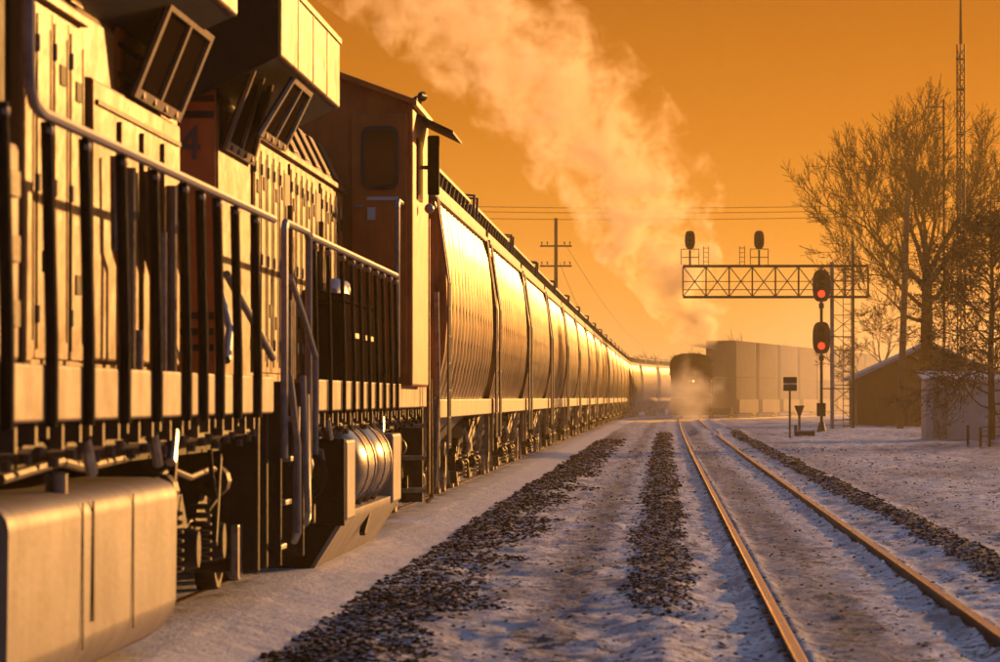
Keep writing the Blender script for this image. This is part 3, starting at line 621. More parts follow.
def extra_b(L):
    s = 1
    text_part('4', .40, (.67, 1.59, 3.60), (R(90),0,0), M['navy'], L, 'road_number')
    # stair well, steps, grab irons at the rear corner
    for k, z in enumerate((.48, .82, 1.16, 1.48)):
        q = MB(); q.box(1.0, 1.52, .45+k*.42, .95+k*.42, z, z+.04); q.build('step', M['steel'], L, bevel=.006)
    for y in (.35, 2.45):
        q = MB(); q.box(1.0, 1.53, y-.03, y+.03, .36, 1.8); q.build('step_side', M['dark'], L, bevel=.01)
    for a in ([(1.58,.55,2.62),(1.6,1.5,2.35),(1.62,2.5,2.02),(1.62,2.52,1.2)], [(1.60,.3,1.85),(1.66,.32,1.3),(1.66,.36,.62),(1.62,.5,.55),(1.62,.62,.62),(1.62,.7,1.6)],
              [(1.6,1.5,1.85),(1.64,1.5,.75),(1.62,1.62,.66),(1.62,1.78,.72),(1.6,1.85,1.7)]):
        rail_path(a, .026, 'grab_iron', M['chrome'], L)
    for a in ([(1.02,.4,2.6),(1.2,-.4,2.2),(1.25,-1.1,1.95)], [(1.4,-2.6,2.55),(1.45,-1.2,2.25),(1.5,-.1,1.98)]):
        rail_path(a, .03, 'grab_iron', M['chrome'], L)
    # cab
    C0, C1, CW = 15.4, 18.6, 1.68
    q = MB(); q.prism([(-CW,1.8),(CW,1.8),(CW,4.93),(CW-.1,5.05),(.8,5.36),(-.8,5.36),(-CW+.1,5.05),(-CW,4.93)], 'y', C0, C1); cab = q.build('cab', M['orange'], L, bevel=.03)
    q = MB(); q.prism([(.72,5.32),(CW+.05,4.96),(CW+.05,5.03),(.72,5.40)], 'y', C0-.14, C1+.1); q.build('roof_edge', M['orange'], L, bevel=.01)
    q = MB(); q.box(.98, 1.62, C0-.05, C0-.01, 1.95, 4.88); dr = q.build('cab_door', M['orange'], L, bevel=.02)
    def rr(x0, x1, z0, z1, r_, y):
        p = []
        for cx, cz, a0 in ((x1-r_, z1-r_, 0), (x0+r_, z1-r_, 90), (x0+r_, z0+r_, 180), (x1-r_, z0+r_, 270)):
            for k in range(5): a = R(a0+k*22.5); p.append((cx+r_*math.cos(a), cz+r_*math.sin(a)))
        return p
    q = MB(); o_ = rr(1.10, 1.52, 4.02, 4.74, .1, 0); i_ = rr(1.14, 1.48, 4.06, 4.70, .08, 0); n = len(o_)
    for poly, y in ((o_, C0-.075), (i_, C0-.08), (i_, C0-.05)): q.v += [(a, y, b) for a, b in poly]
    for k in range(n):
        j = (k+1) % n; q.face((k, j, n+j, n+k)); q.face((n+k, n+j, 2*n+j, 2*n+k))
    q.v += [(a, C0-.051, b) for a, b in o_]
    for k in range(n): j = (k+1) % n; q.face((k, j, 3*n+j, 3*n+k))
    q.build('window_frame', M['rubber'], dr)
    q = MB(); q.prism(i_, 'y', C0-.062, C0-.054); q.build('window_pane', M['glass'], dr)
    q = MB(); q.box(1.16, 1.52, C0-.062, C0-.052, 3.90, 3.94); q.build('name_plate', M['plate'], dr)
    q = MB(); q.box(1.17, 1.26, C0-.06, C0-.052, 3.68, 3.82); q.build('sticker', M['plate'], dr)
    q = MB(); q.tube([(1.04,C0-.06,3.83),(1.04,C0-.11,3.83),(1.12,C0-.11,3.83)], .012, 6); q.build('door_handle', M['steel'], dr, True)
    for sd in (1,):
        q = MB(); q.hexa([(CW,16.1,4.90),(CW+.42,16.1,4.70),(CW+.42,18.3,4.70),(CW,18.3,4.90),(CW,16.1,4.93),(CW+.42,16.1,4.73),(CW+.42,18.3,4.73),(CW,18.3,4.93)]); q.build('sun_visor', M['dark'], cab)
        q = MB(); q.box(CW+.06, CW+.20, 17.3, 17.4, 4.05, 4.75); q.box(CW, CW+.1, 17.33, 17.37, 4.35, 4.4); q.build('wing_mirror', M['black'], cab, bevel=.02)
        q = MB(); q.box(CW, CW+.02, 16.1, 17.1, 3.95, 4.65); q.build('side_window', M['glass'], cab)
        for k in range(3):
            q = MB(); q.lathe([(0,-.2),(.02,-.2),(.025,.05),(.06,.16),(0,.16)], 'y', (CW-.05+.06*k, 15.9, 5.02+.05*k), 10); q.build('air_horn', M['dark'], L, True)
        q = MB(); q.lathe([(0,-.05),(.05,-.04),(.06,0),(.05,.04),(0,.05)], 'y', (CW+.12, 16.6, 3.86), 10); q.build('marker_lamp', M['steel'], L, True)
    # nose and its ladders
    q = MB(); q.prism([(-1.3,1.8),(1.3,1.8),(1.3,3.3),(1.1,3.55),(-1.1,3.55),(-1.3,3.3)], 'y', C1, 20.9); q.build('nose', M['orange'], L, bevel=.03)
    q = MB(); q.box(1.28, 1.60, C0+.02, C1+.05, 1.84, 2.62); vb = q.build('louvre_box', M['cream'], L, bevel=.015)
    for k in range(10):
        q = MB(); q.hexa([(1.60,C0+.2,1.98+k*.06),(1.64,C0+.2,1.97+k*.06),(1.64,C1-.2,1.97+k*.06),(1.60,C1-.2,1.98+k*.06),(1.60,C0+.2,2.02+k*.06),(1.61,C0+.2,2.015+k*.06),(1.61,C1-.2,2.015+k*.06),(1.60,C1-.2,2.02+k*.06)]); q.build('louvre', M['cream'], vb)
    q = MB(); q.box(1.63, 1.67, C1+.5, C1+.62, .5, 3.85); q.build('corner_post', M['hood'], L, bevel=.012)
    for z in (.5, .9, 1.3):
        q = MB(); q.box(1.1, 1.6, 20.0, 20.8, z, z+.05); q.build('step', M['steel'], L)
    q = MB(); q.tube([(1.66,20.9,3.0),(1.68,20.9,1.9),(1.64,20.9,.55)], .03, 8); q.build('grab_iron', M['steel'], L, True)
    q = MB(); q.tube([(1.64,19.7,1.9),(1.66,19.7,.45),(1.6,19.9,.4)], .03, 8); q.build('grab_iron', M['hood'], L, True)
    q = MB(); q.box(-1.45, 1.45, 21.5, 21.6, .35, 1.7); q.build('pilot_sheet', M['dark'], L)
    q = MB(); q.box(-.12, .12, 21.6, 22.9, .78, 1.02); q.build('coupler', M['dark'], L, bevel=.02)
    # dark locker on the walkway
    q = MB(); q.box(.96, 1.34, 9.6, 14.0, 1.83, 2.62); q.prism([(.94,2.62),(1.37,2.62),(1.33,2.70),(.94,2.76)], 'y', 9.55, 14.05); lk = q.build('locker', M['screen'], L, bevel=.02)
    for z, y in ((2.28, 10.2), (2.28, 12.2)):
        q = MB(); q.box(1.34, 1.37, y, y+1.2, z, z+.05); q.build('locker_bar', M['steel'], lk)
    q = MB()
    q.loft([[(1.15+.13*math.cos(a)*r_, 10.6+1.0*t, 2.74+max(0,.16*math.sin(a)*r_)) for a in [R(k*30) for k in range(12)]] for t, r_ in ((0,.3),(.2,1),(.6,.85),(1,1.05),(1.3,.3))])
    q.build('tool_bag', M['cloth'], lk, True)
extra_b(LB)

# ------------------------------------------------------------------ covered hopper cars
def make_hopper():
    C = empty('covered_hopper_car', (0, 0, 0)); LEN = 16.95; B0, B1 = .85, 16.95-.85
    prof = [(1.44,1.66),(1.50,1.9),(1.575,2.3),(1.61,2.75),(1.60,3.2),(1.57,3.65),(1.52,4.02),(1.44,4.32)]
    # barrel body with pressed vertical ribs
    ys = [B0]; nr = 15
    for k in range(nr):
        a = B0+(k+.5)*(B1-B0)/nr; ys += [a-.09, a-.045, a+.045, a+.09]
    ys += [B1]
    rings = []
    for i, y in enumerate(ys):
        rib = .03 if (i > 0 and i < len(ys)-1 and (i-1) % 4 in (1, 2)) else 0.0
        ring = [(x + rib*(1 if 0 < j < 7 else .4), y, z) for j, (x, z) in enumerate(prof)]
        rings.append(ring + [(-x, y_, z) for x, y_, z in ring[::-1]])
    b = MB(); b.loft(rings); b.build('body', M['hopper'], C, True)
    # sloped end sheets and posts
    for y0, y1 in ((-.02, 2.6), (LEN+.02, LEN-2.6)):
        e = MB(); e.hexa([(-1.3,y0,3.0),(1.3,y0,3.0),(1.3,y1,1.2),(-1.3,y1,1.2),(-1.3,y0,3.08),(1.3,y0,3.08),(1.3,y1,1.3),(-1.3,y1,1.3)]); e.build('slope_sheet', M['roof_car'], C)
        for z in (.0,.25):
            e = MB(); e.bar((1.36, y0, 1.75-z), (1.2, y0+(y1-y0)*.75, .95-z*.5), .08, .10); e.build('slope_brace', M['sill_car'], C)
    # eave rail, roof, walkway, hatch covers
    for sd in (1, -1):
        e = MB(); x0, x1 = sorted((sd*1.36, sd*1.50)); e.box(x0, x1, -.05, LEN+.05, 4.325, 4.42); e.build('eave_rail', M['sill_car'], C, bevel=.012)
        e = MB(); x0, x1 = sorted((sd*1.34, sd*1.46)); e.box(x0, x1, -.03, LEN+.03, 4.425, 4.55); e.build('eave_band', M['roof_car'], C)
        e = MB(); x0, x1 = sorted((sd*1.38, sd*1.56)); e.box(x0, x1, -.03, LEN+.03, 1.40, 1.655); e.build('side_sill', M['sill_car'], C, bevel=.015)
    r_ = MB(); r_.prism([(1.36,4.43),(1.33,4.56),(.7,4.74),(-.7,4.74),(-1.33,4.56),(-1.36,4.43)], 'y', 0, LEN); r_.build('roof', M['roof_car'], C)
    for sd in (1, -1):
        wk = MB(); wk.box(min(sd*.75, sd*1.22), max(sd*.75, sd*1.22), .3, LEN-.3, 5.0, 5.05)
        y = 0
        while y < LEN: wk.bar((sd*1.12, y+.35, 4.62), (sd*1.2, y+.35, 5.0), .07, .05); y += 1.2
        wk.build('running_board', M['roof_car'], C)
    for k in range(4):
        h = MB(); y = 1.6 + k*4.0; h.box(-.6,.6, y, y+3.2, 4.75, 5.08); h.prism([(-.65,5.085),(.65,5.085),(.4,5.2),(-.4,5.2)], 'y', y-.05, y+3.25); h.build('hatch_cover', M['roof_car'], C)
    for y, zt in ((.0, 4.95), (LEN-.1, 4.95)):
        b_ = MB(); b_.tube([(1.25, y, 4.7), (1.27, y, 5.14), (.95, y, 5.16), (.93, y, 5.0)], .03, 6); b_.build('roof_grab', M['roof_car'], C)
    # discharge chutes
    for k in range(3):
        c = MB(); y = 4.4 + k*4.05
        c.loft([[(-1.25,y-1.9,1.42),(1.25,y-1.9,1.42),(1.25,y+1.9,1.42),(-1.25,y+1.9,1.42)], [(-.5,y-.45,.55),(.5,y-.45,.55),(.5,y+.45,.55),(-.5,y+.45,.55)], [(-.55,y-.5,.40),(.55,y-.5,.40),(.55,y+.5,.40),(-.55,y+.5,.40)]]); c.build('discharge_chute', M['roof_car'], C)
    # ladders, sill posts, brake gear
    for y in (.12, LEN-.55):
        l = MB()
        for dy in (0, .42): l.tube([(1.66,y+dy,1.0),(1.66,y+dy,2.5),(1.66,y+dy,3.2),(1.5,y+dy,4.35)], .018, 5)
        for k in range(9):
            z = 1.05+k*.36; x = 1.66 if z < 3.2 else 1.66-(z-3.2)*.14; l.tube([(x,y,z),(x,y+.42,z)], .014, 5)
        l.build('ladder', M['roof_car'], C)
        p = MB(); p.box(1.46, 1.54, y+.05, y+.16, .75, 1.40); p.build('sill_step', M['sill_car'], C)
    b_ = MB()
    for k in range(20):
        a, c_ = R(k*18), R(k*18+18); b_.bar((.8+.26*math.cos(a), -.22, 2.3+.26*math.sin(a)), (.8+.26*math.cos(c_), -.22, 2.3+.26*math.sin(c_)), .03, .03)
    for k in range(4): a = R(k*45); b_.bar((.8-.26*math.cos(a), -.22, 2.3-.26*math.sin(a)), (.8+.26*math.cos(a), -.22, 2.3+.26*math.sin(a)), .02, .02)
    b_.build('brake_wheel', M['roof_car'], C)
    e = MB(); e.box(-1.3, 1.3, -.4, .3, 1.30, 1.38); e.box(-1.3, 1.3, LEN-.3, LEN+.4, 1.30, 1.38); e.build('end_platform', M['roof_car'], C)
    cp = MB(); cp.box(-.14,.14,-.6,LEN+.6,.85,1.12); cp.build('centre_sill', M['dark'], C)
    for yc in (1.75, LEN-1.75):
        t = empty('truck', (0, yc, 0)); t.parent = C
        for sd in (1, -1):
            f = MB(); f.prism([(-1.15,.48),(-1.15,.72),(-.7,.78),(-.35,1.0),(.35,1.0),(.7,.78),(1.15,.72),(1.15,.48),(.75,.45),(.45,.25),(-.45,.25),(-.75,.45)], 'x', sd*1.02-.06, sd*1.02+.06); f.build('side_frame', M['dark'], t, bevel=.02)
            for k in (-.87, .87):
                wheel_mb(sd*.75, sd, k, .42, .51).build('wheel', M['steel'], t, True)
                j = MB(); j.lathe([(0,-.08),(.1,-.08),(.1,.08),(.06,.11),(0,.11)], 'x', (sd*1.10, k, .55), 12); j.build('journal_box', M['dark'], t, True)
            sp = MB()
            for q in range(6): sp.lathe([(.05,0),(.11,.012),(.11,.035),(.05,.047)], 'z', (sd*1.1, 0, .36+q*.065), 10)
            sp.build('spring', M['steel'], t, True)
        h = MB(); h.tube([(1.2,-.9,1.2),(1.28,-.5,.9),(1.22,-.2,.75)], .03, 6); h.build('brake_rod', M['steel'], t, True)
    return C
hop0 = make_hopper()
ORD = ['first','second','third','fourth','fifth','sixth','seventh','eighth','ninth','tenth','eleventh','twelfth','thirteenth','fourteenth','fifteenth','sixteenth','seventeenth','eighteenth','nineteenth','twentieth','twenty-first','twenty-second']
def chord_place(o, Y, x0, ln, fn):
    xa, xb = x0 + fn(Y), x0 + fn(Y+ln); o.location = (xa, Y, 0); o.rotation_euler = (0, 0, -math.atan2(xb-xa, ln))
HS = 56.9; hops = []
for k in range(22):
    o = hop0 if k == 0 else copy_tree(hop0)
    hops.append(o)
    for c_ in o.children:
        if c_.name.split('.')[0] == 'body' and k % 7 in (2, 4, 5):
            c_.material_slots[0].link = 'OBJECT'; c_.material_slots[0].material = M['hopper_b' if k % 7 != 5 else 'hopper_c']
    chord_place(o, HS + k*18.05, TRAIN_X, 16.95, off)
    tag(o, f'{ORD[k]} tan covered hopper car behind the orange locomotive cab' + ('' if k < 18 else ', on the far curve'), 'hopper car', 'covered hopper cars of the grain train')

# ------------------------------------------------------------------ oncoming locomotive
def oncoming():
    Y = 327.0; X = 1.553 + off(Y) + .22
    L = empty('oncoming_locomotive', (X, Y, 0), -math.atan(doff(Y+8)))
    q = MB(); q.prism([(-1.3,1.7),(1.3,1.7),(1.28,3.1),(1.05,3.4),(-1.05,3.4),(-1.28,3.1)], 'y', .2, 2.3); q.build('nose', M['black'], L, bevel=.05)
    q = MB(); q.prism([(-1.58,1.7),(1.58,1.7),(1.58,4.55),(1.3,4.9),(.6,5.08),(-.6,5.08),(-1.3,4.9),(-1.58,4.55)], 'y', 2.3, 5.2); cab = q.build('cab', M['black'], L, bevel=.04)
    for x0, x1 in ((-1.4,-.75),(-.65,-.05),(.05,.65),(.75,1.4)):
        q = MB(); q.box(x0, x1, 2.27, 2.295, 3.6, 4.35); q.build('windscreen', M['glass'], cab)
    q = MB(); q.box(-.9,.9, 5.2, 19.5, 1.7, 4.7); q.build('hood', M['black'], L, bevel=.04)
    q = MB(); q.box(-1.55,1.55, 0, 20.5, 1.4, 1.7); q.build('deck', M['dark'], L)
    q = MB(); q.prism([(-1.4,.35),(1.4,.35),(1.5,1.4),(-1.5,1.4)], 'y', -.1, .1); q.build('snow_plough', M['dark'], L)
    for x in (-.15, .15):
        q = MB(); q.lathe([(0,-.03),(.09,-.03),(.09,.03),(0,.03)], 'y', (x, .16, 2.95), 12); q.build('headlight', M['headlight'] if x > 0 else M['steel'], L)
    q = MB(); q.lathe([(0,-.03),(.1,-.03),(.1,.03),(0,.03)], 'y', (1.42, .02, 1.95), 12); q.build('ditch_light', M['steel'], L)
    for sd in (1,-1):
        q = MB(); q.tube([(sd*1.5,.1,1.0),(sd*1.5,.1,2.9),(sd*1.5,1.0,3.0),(sd*1.55,2.2,3.0)], .035, 6); q.build('handrail', M['steel'], L)
        q = MB(); q.box(sd*1.62-.05, sd*1.62+.05, 2.6, 2.75, 3.4, 4.4); q.build('wing_mirror', M['steel'], L)
        for z in (.5, .9, 1.25):
            q = MB(); q.box(min(sd*1.2,sd*1.58), max(sd*1.2,sd*1.58), .15, .6, z, z+.05); q.build('step', M['steel'], L)
    for yc in (4, 16): loco_truck(L, yc, 1, 0)
    q = MB(); q.box(-.3,.3,8.4,9.6,4.7,5.0); q.build('exhaust_stack', M['dark'], L)
    tag(L, 'dark oncoming locomotive wrapped in steam on the right track', 'locomotive')
oncoming()

# ------------------------------------------------------------------ double-stack container train
def container(z0, h, m, name):
    c = MB(); pr = []
    nseg = 24; ln = 12.2
    ring = lambda y, d: [(-1.2+d, y, z0),(1.2-d, y, z0),(1.2-d, y, z0+h),(-1.2+d, y, z0+h)]
    rings = [ring(0,0), ring(.15,0)]
    for k in range(nseg):
        a = .15 + k*(ln-.3)/nseg; st = (ln-.3)/nseg; rings += [ring(a+.02,.06), ring(a+st*.5,.06), ring(a+st*.5+.04,0), ring(a+st,0)]
    rings += [ring(ln,0)]
    c.loft(rings); o = c.build(name, m)
    return o
well = empty('well_car', (0,0,0))
q = MB(); q.box(-1.42,-1.28,.3,12.1,.5,1.55); q.build('side_beam', M['contA'], well); q = MB(); q.box(1.28,1.42,.3,12.1,.5,1.55); q.build('side_beam', M['contA'], well)
q = MB(); q.box(-1.2,1.2,.3,12.1,.45,.6); q.build('well_floor', M['dark'], well)
for y in (-.3, 12.7):
    q = MB(); q.box(-1.0,1.0,y-.9,y+.9,.35,.9)
    for sd in (1,-1):
        for k in (-.6,.6): q.lathe([(0,-.06),(.4,-.06),(.42,.06),(0,.06)], 'x', (sd*.75, y+k, .48), 12)
    q.build('truck', M['dark'], well)
lowc = container(.68, 2.6, M['contA'], 'container'); upc = [container(3.32, 2.85, m, 'container') for m in (M['contA'], M['contC'], M['contB'])]
mats_seq = [0, 0, 1, 0, 2, 1, 0, 1]; used = set()
CW_ = ['tan', 'pale grey', 'rust coloured']
for k in range(8):
    Y = 338 + k*14.4
    wc = well if k == 0 else copy_tree(well)
    lc = lowc if k == 0 else lowc.copy(); mi = mats_seq[k]; uc = upc[mi] if mi not in used else upc[mi].copy(); used.add(mi)
    for o in (lc, uc):
        if o.name not in COL.objects: COL.objects.link(o)
    for o in (wc, lc, uc): chord_place(o, Y, 0, 12.2, contx)
    nm = f'{ORD[k]} from the dark oncoming locomotive'
    tag(wc, f'low well car carrying stacked containers, {nm}', 'rail car', 'well cars of the container train')
    tag(lc, f'tan bottom container in the well car {nm}', 'container', 'stacked containers')
    tag(uc, f'{CW_[mi]} top container on the stack {nm}', 'container', 'stacked containers')

# ------------------------------------------------------------------ signals
def signal_head(parent_or_none, loc, lit, scale=1.0, name='signal_head', back=False):
    """tall oval backing plate with a hooded lens; faces -y"""
    pts = []
    w_, h_ = .40*scale, .72*scale
    for k in range(24):
        a = R(k*15); sx_ = math.copysign(abs(math.cos(a))**.6, math.cos(a)); sz = math.copysign(abs(math.sin(a))**.75, math.sin(a)); pts.append((loc[0]+w_*sx_, loc[2]+h_*sz))
    q = MB(); q.prism(pts, 'y', loc[1]-.03, loc[1]+.03); o = q.build(name, M['mast'], parent_or_none, bevel=.01)
    q = MB(); q.box(loc[0]-.2*scale, loc[0]+.2*scale, loc[1]+.03, loc[1]+.3, loc[2]-.45*scale, loc[2]+.45*scale); q.build('lamp_housing', M['mast'], o, bevel=.03)
    fy = -1
    for k, dz in enumerate((.38, 0, -.36)):
        z = loc[2] + dz*scale; on = lit and k == 2
        q = MB(); q.lathe([(0,-.05),(.15*scale,-.045),(.155*scale,-.035),(0,-.034)], 'y', (loc[0], loc[1], z), 18); q.build('lens', M['red'] if on else M['glass'], o)
        rings = []
        for y, r0 in ((-.034,.17),(-.30,.17)):
            ring = []
            for j in range(15): a = R(-20+j*220/14); ring.append((loc[0]+r0*scale*math.cos(a), loc[1]+y, z+r0*scale*math.sin(a)))
            for j in range(15): a = R(200-j*220/14); ring.append((loc[0]+(r0+.012)*scale*math.cos(a), loc[1]+y, z+(r0+.012)*scale*math.sin(a)))
            rings.append(ring)
        q = MB(); q.loft(rings); q.build('visor', M['mast'], o)
    return o
YS = 193.0; xs_ = uv2x(821, YS)
S = tag(empty('railway_signal', (0,0,0)), 'tall two headed signal mast by the track, both heads showing red', 'signal')
q = MB(); q.tube([(xs_,YS,-.02),(xs_,YS,4.2),(xs_,YS,v2z(285,YS))], .07, 10); q.build('pole', M['mast'], S, True)
q = MB(); q.lathe([(.30,-.1),(.30,.05),(.22,.12),(.12,.55),(.08,.62),(0,.62)], 'z', (xs_,YS,0), 12); q.build('base_casting', M['mast'], S, True)
for v in (286, 338): signal_head(S, (xs_, YS-.12, v2z(v,YS)), True)
for v in (306, 358):
    q = MB(); q.box(xs_-.11, xs_+.11, YS-.14, YS+.08, v2z(v,YS)-.12, v2z(v,YS)+.12); q.build('mount_bracket', M['mast'], S, bevel=.02)
q = MB(); q.box(xs_-.2, xs_+.2, YS+.1, YS+.4, .85, 1.45); q.build('junction_box', M['mast'], S, bevel=.03)
for v in (325, 377):                                     # little service platforms behind the heads
    z = v2z(v, YS) - .55; f = MB(); f.box(xs_+.05, xs_+1.5, YS+.35, YS+.43, z, z+.05); f.build('service_platform', M['mast'], S)

YG = 210.0
G = tag(empty('signal_gantry', (0,0,0)), 'cantilever lattice signal bridge reaching left over the tracks with ladder tower', 'signal gantry')
gx0, gx1 = uv2x(683,YG), uv2x(868,YG); zt0, zb0 = v2z(266,YG), v2z(297,YG)
for dy in (0, .9):
    for z in (zt0, zb0):
        q = MB(); q.box(gx0, gx1, YG+dy-.05, YG+dy+.05, z-.055, z+.055); q.build('chord', M['mast'], G)
    nb = 8; st = (gx1-gx0)/nb
    for k in range(nb+1):
        q = MB(); x = gx0+k*st; q.box(x-.03, x+.03, YG+dy-.03, YG+dy+.03, zb0+.056, zt0-.056); q.build('lattice_post', M['mast'], G)
        if k < nb:
            q = MB(); a = (x+.03, YG+dy, zb0+.06); b = (x+st-.03, YG+dy, zt0-.06); c = (x+.03, YG+dy+.012, zt0-.06); d = (x+st-.03, YG+dy+.012, zb0+.06)
            if dy == 0: q.bar(a, b, .035, .05) if k % 2 else q.bar(c, d, .035, .05)
            else: q.bar(c, d, .035, .05) if k % 2 else q.bar(a, b, .035, .05)
            q.build('lattice_brace', M['mast'], G)
for z in (zb0+.35, zb0+.75):
    q = MB(); q.box(gx0, gx1, YG+.02, YG+.05, z-.02, z+.02); q.build('guard_rail', M['mast'], G)
q = MB(); q.box(gx0, gx1, YG+.1, YG+.8, zb0+.0, zb0+.04); q.build('walkway', M['mast'], G)
for k, x in enumerate((uv2x(832,YG), uv2x(853,YG))):
    q = MB(); q.tube([(x,YG+.45,-.1),(x,YG+.45,zt0+(.2 if k == 0 else 1.2))], .10 if k == 0 else .07, 10); q.build('column', M['chrome'] if k == 0 else M['mast'], G, True)
for k in range(10):
    z = .6+k*.85; xa, xb = uv2x(833,YG), uv2x(853,YG); q = MB(); q.bar((xa,YG+.45,z),(xb,YG+.45,z+.8 if k % 2 else z-.0),.03,.04); q.bar((xa,YG+.47,z+.8),(xb,YG+.47,z),.03,.03); q.build('column_brace', M['mast'], G)
la = MB(); x0, x1 = uv2x(843,YG)-.02, uv2x(853,YG)
for x in (x0, x1-.12): la.tube([(x,YG-.1,0),(x,YG-.1,v2z(242,YG))], .022, 5)
z = .3
while z < v2z(245,YG): la.tube([(x0,YG-.1,z),(x1-.12,YG-.1,z)], .016, 5); z += .33
la.build('ladder', M['mast'], G)
for u, top in ((690, 240), (759, 240)):
    x = uv2x(u,YG)
    q = MB(); q.tube([(x,YG,zt0),(x,YG,v2z(250,YG))], .05, 8); q.build('head_post', M['mast'], G)
    q = MB(); b0 = zt0+.06; w2 = .43
    for z in (b0+.35, b0+.75): q.box(x-w2-.02, x+w2+.02, YG-.25, YG-.22, z-.02, z+.02)
    for dx in (-w2, w2): q.box(x+dx-.02, x+dx+.02, YG-.25, YG-.22, b0, b0+.73)
    q.build('basket', M['mast'], G)
    signal_head(G, (x, YG, v2z(top,YG)), False, .62)
for u in (706, 742):
    x = uv2x(u, YG); q = MB()
    for dx in (-.12,.12): q.tube([(x+dx,YG-.2,zt0),(x+dx,YG-.2,zt0+.95)], .02, 5)
    for k in range(4): q.tube([(x-.12,YG-.2,zt0+.2+k*.22),(x+.12,YG-.2,zt0+.2+k*.22)], .015, 5)
    q.build('ladder', M['mast'], G)

# small trackside fixtures
def sign_post():
    Y = 180.; x = uv2x(789.5,Y); S_ = tag(empty('trackside_sign', (0,0,0)), 'small post with two dark plates left of the red signal', 'sign')
    q = MB(); q.tube([(x,Y,0),(x,Y,v2z(378,Y))], .045, 8); q.build('post', M['mast'], S_)
    for v0, v1 in ((377,383.2),(384.6,391)):
        q = MB(); q.box(uv2x(783,Y), uv2x(796.5,Y), Y-.07, Y-.045, v2z(v1,Y), v2z(v0,Y)); q.build('plate', M['mast'], S_, bevel=.005)
    q = MB(); q.box(uv2x(783.5,Y), uv2x(796,Y), Y-.066, Y-.047, v2z(384.5,Y), v2z(383.3,Y)); q.build('plate_band', M['plate'], S_)
sign_post()
def small_fixtures():
    Y = 200.; x = uv2x(799,Y)
    o = tag(empty('switch_stand', (0,0,0)), 'short funnel topped switch stand behind the two plate sign', 'switch stand')
    q = MB(); q.tube([(x,Y,0),(x,Y,.9)], .06, 8); q.build('stem', M['mast'], o); q = MB(); q.lathe([(.06,.85),(.22,1.25),(.24,1.32),(0,1.32)], 'z', (x,Y,0), 12); q.build('target', M['mast'], o)
    Y = 186.; q = MB(); q.box(uv2x(797,Y), uv2x(814.5,Y), Y, Y+.7, 0, .22); b = q.build('relay_box', M['mast'], None, bevel=.02); tag(b, 'low dark relay box with snow on its lid beside the signal base', 'box')
    q = MB(); q.box(uv2x(796,Y), uv2x(815,Y), Y-.04, Y+.74, .222, .28); q.build('snowy_lid', M['white'], b, bevel=.02)
    q = MB(); q.box(uv2x(794,Y), uv2x(797,Y), Y+.1, Y+.4, 0, .5); q.build('cable_post', M['shed'], b)
small_fixtures()

# ------------------------------------------------------------------ buildings
def hut():
    Y = 172.; x0, x1 = uv2x(925,Y), uv2x(1012,Y); H = v2z(381,Y); o = tag(empty('signal_hut', (0,0,0)), 'small white signal hut behind the leafy tree at right', 'hut')
    q = MB(); q.box(x0, x1, Y, Y+3.2, .0, H); wl = q.build('wall', M['white'], o)
    for k in range(9):
        x = x0+.32+k*.36
        if uv2x(931,Y) < x < uv2x(947,Y): continue
        if x < x1-.05: q = MB(); q.box(x-.02, x+.02, Y-.025, Y, .1, H-.06); q.build('batten', M['white'], wl)
    q = MB(); q.hexa([(x0-.15,Y-.2,H+.002),(x1+.15,Y-.2,H+.002),(x1+.15,Y+3.4,H+.3),(x0-.15,Y+3.4,H+.3),(x0-.15,Y-.2,H+.08),(x1+.15,Y-.2,H+.08),(x1+.15,Y+3.4,H+.42),(x0-.15,Y+3.4,H+.42)]); q.build('roof', M['shedroof'], o)
    q = MB(); q.box(uv2x(932,Y), uv2x(946,Y), Y-.04, Y-.001, .05, 1.9); d = q.build('door', M['tank'], o, bevel=.01)
    q = MB(); q.box(uv2x(940,Y), uv2x(944.5,Y), Y-.07, Y-.042, .35, .75); q.build('door_vent', M['mast'], d)
    q = MB(); q.box(uv2x(938,Y), uv2x(946,Y), Y-.35, Y-.05, .35, .0+.85); q.build('meter_box', M['tank'], o)
    q = MB(); q.box(x0-.3, uv2x(948,Y), Y-.9, Y-.02, -.1, .05); q.build('step', M['shedroof'], o)
hut()
def shed():
    Y = 262.; o = tag(empty('shed', (0,0,0)), 'hazy dark gabled shed behind the signal gantry ladder', 'shed')
    xl, xr, xm = uv2x(857,Y), uv2x(1003,Y), uv2x(930,Y); ze, zr = v2z(378,Y), v2z(345,Y)
    q = MB(); q.prism([(xl,-.2),(xr,-.2),(xr,ze),(xm,zr),(xl,ze)], 'y', Y, Y+12); wl = q.build('wall', M['shed'], o)
    x = xl+.3
    while x < xr-.2:
        zt_ = ze+(zr-ze)*(1-abs(x-xm)/(xm-xl))-.12; q = MB(); q.box(x-.03, x+.03, Y-.03, Y-.001, .05, zt_); q.build('batten', M['shed'], wl); x += .7
    for a, b in (((xl-.4,ze-.2),(xm,zr)), ((xm,zr),(xr+.4,ze-.2))):
        q = MB(); q.hexa([(a[0],Y-.3,a[1]+.02),(b[0],Y-.3,b[1]+.02),(b[0],Y+12.3,b[1]+.02),(a[0],Y+12.3,a[1]+.02),(a[0],Y-.3,a[1]+.2),(b[0],Y-.3,b[1]+.2),(b[0],Y+12.3,b[1]+.2),(a[0],Y+12.3,a[1]+.2)]); q.build('roof_slope', M['shedroof'], o)
    q = MB(); q.box(xm-1.4, xm+1.4, Y-.06, Y-.035, 0, 2.6); q.build('door', M['wood'], o)
shed()
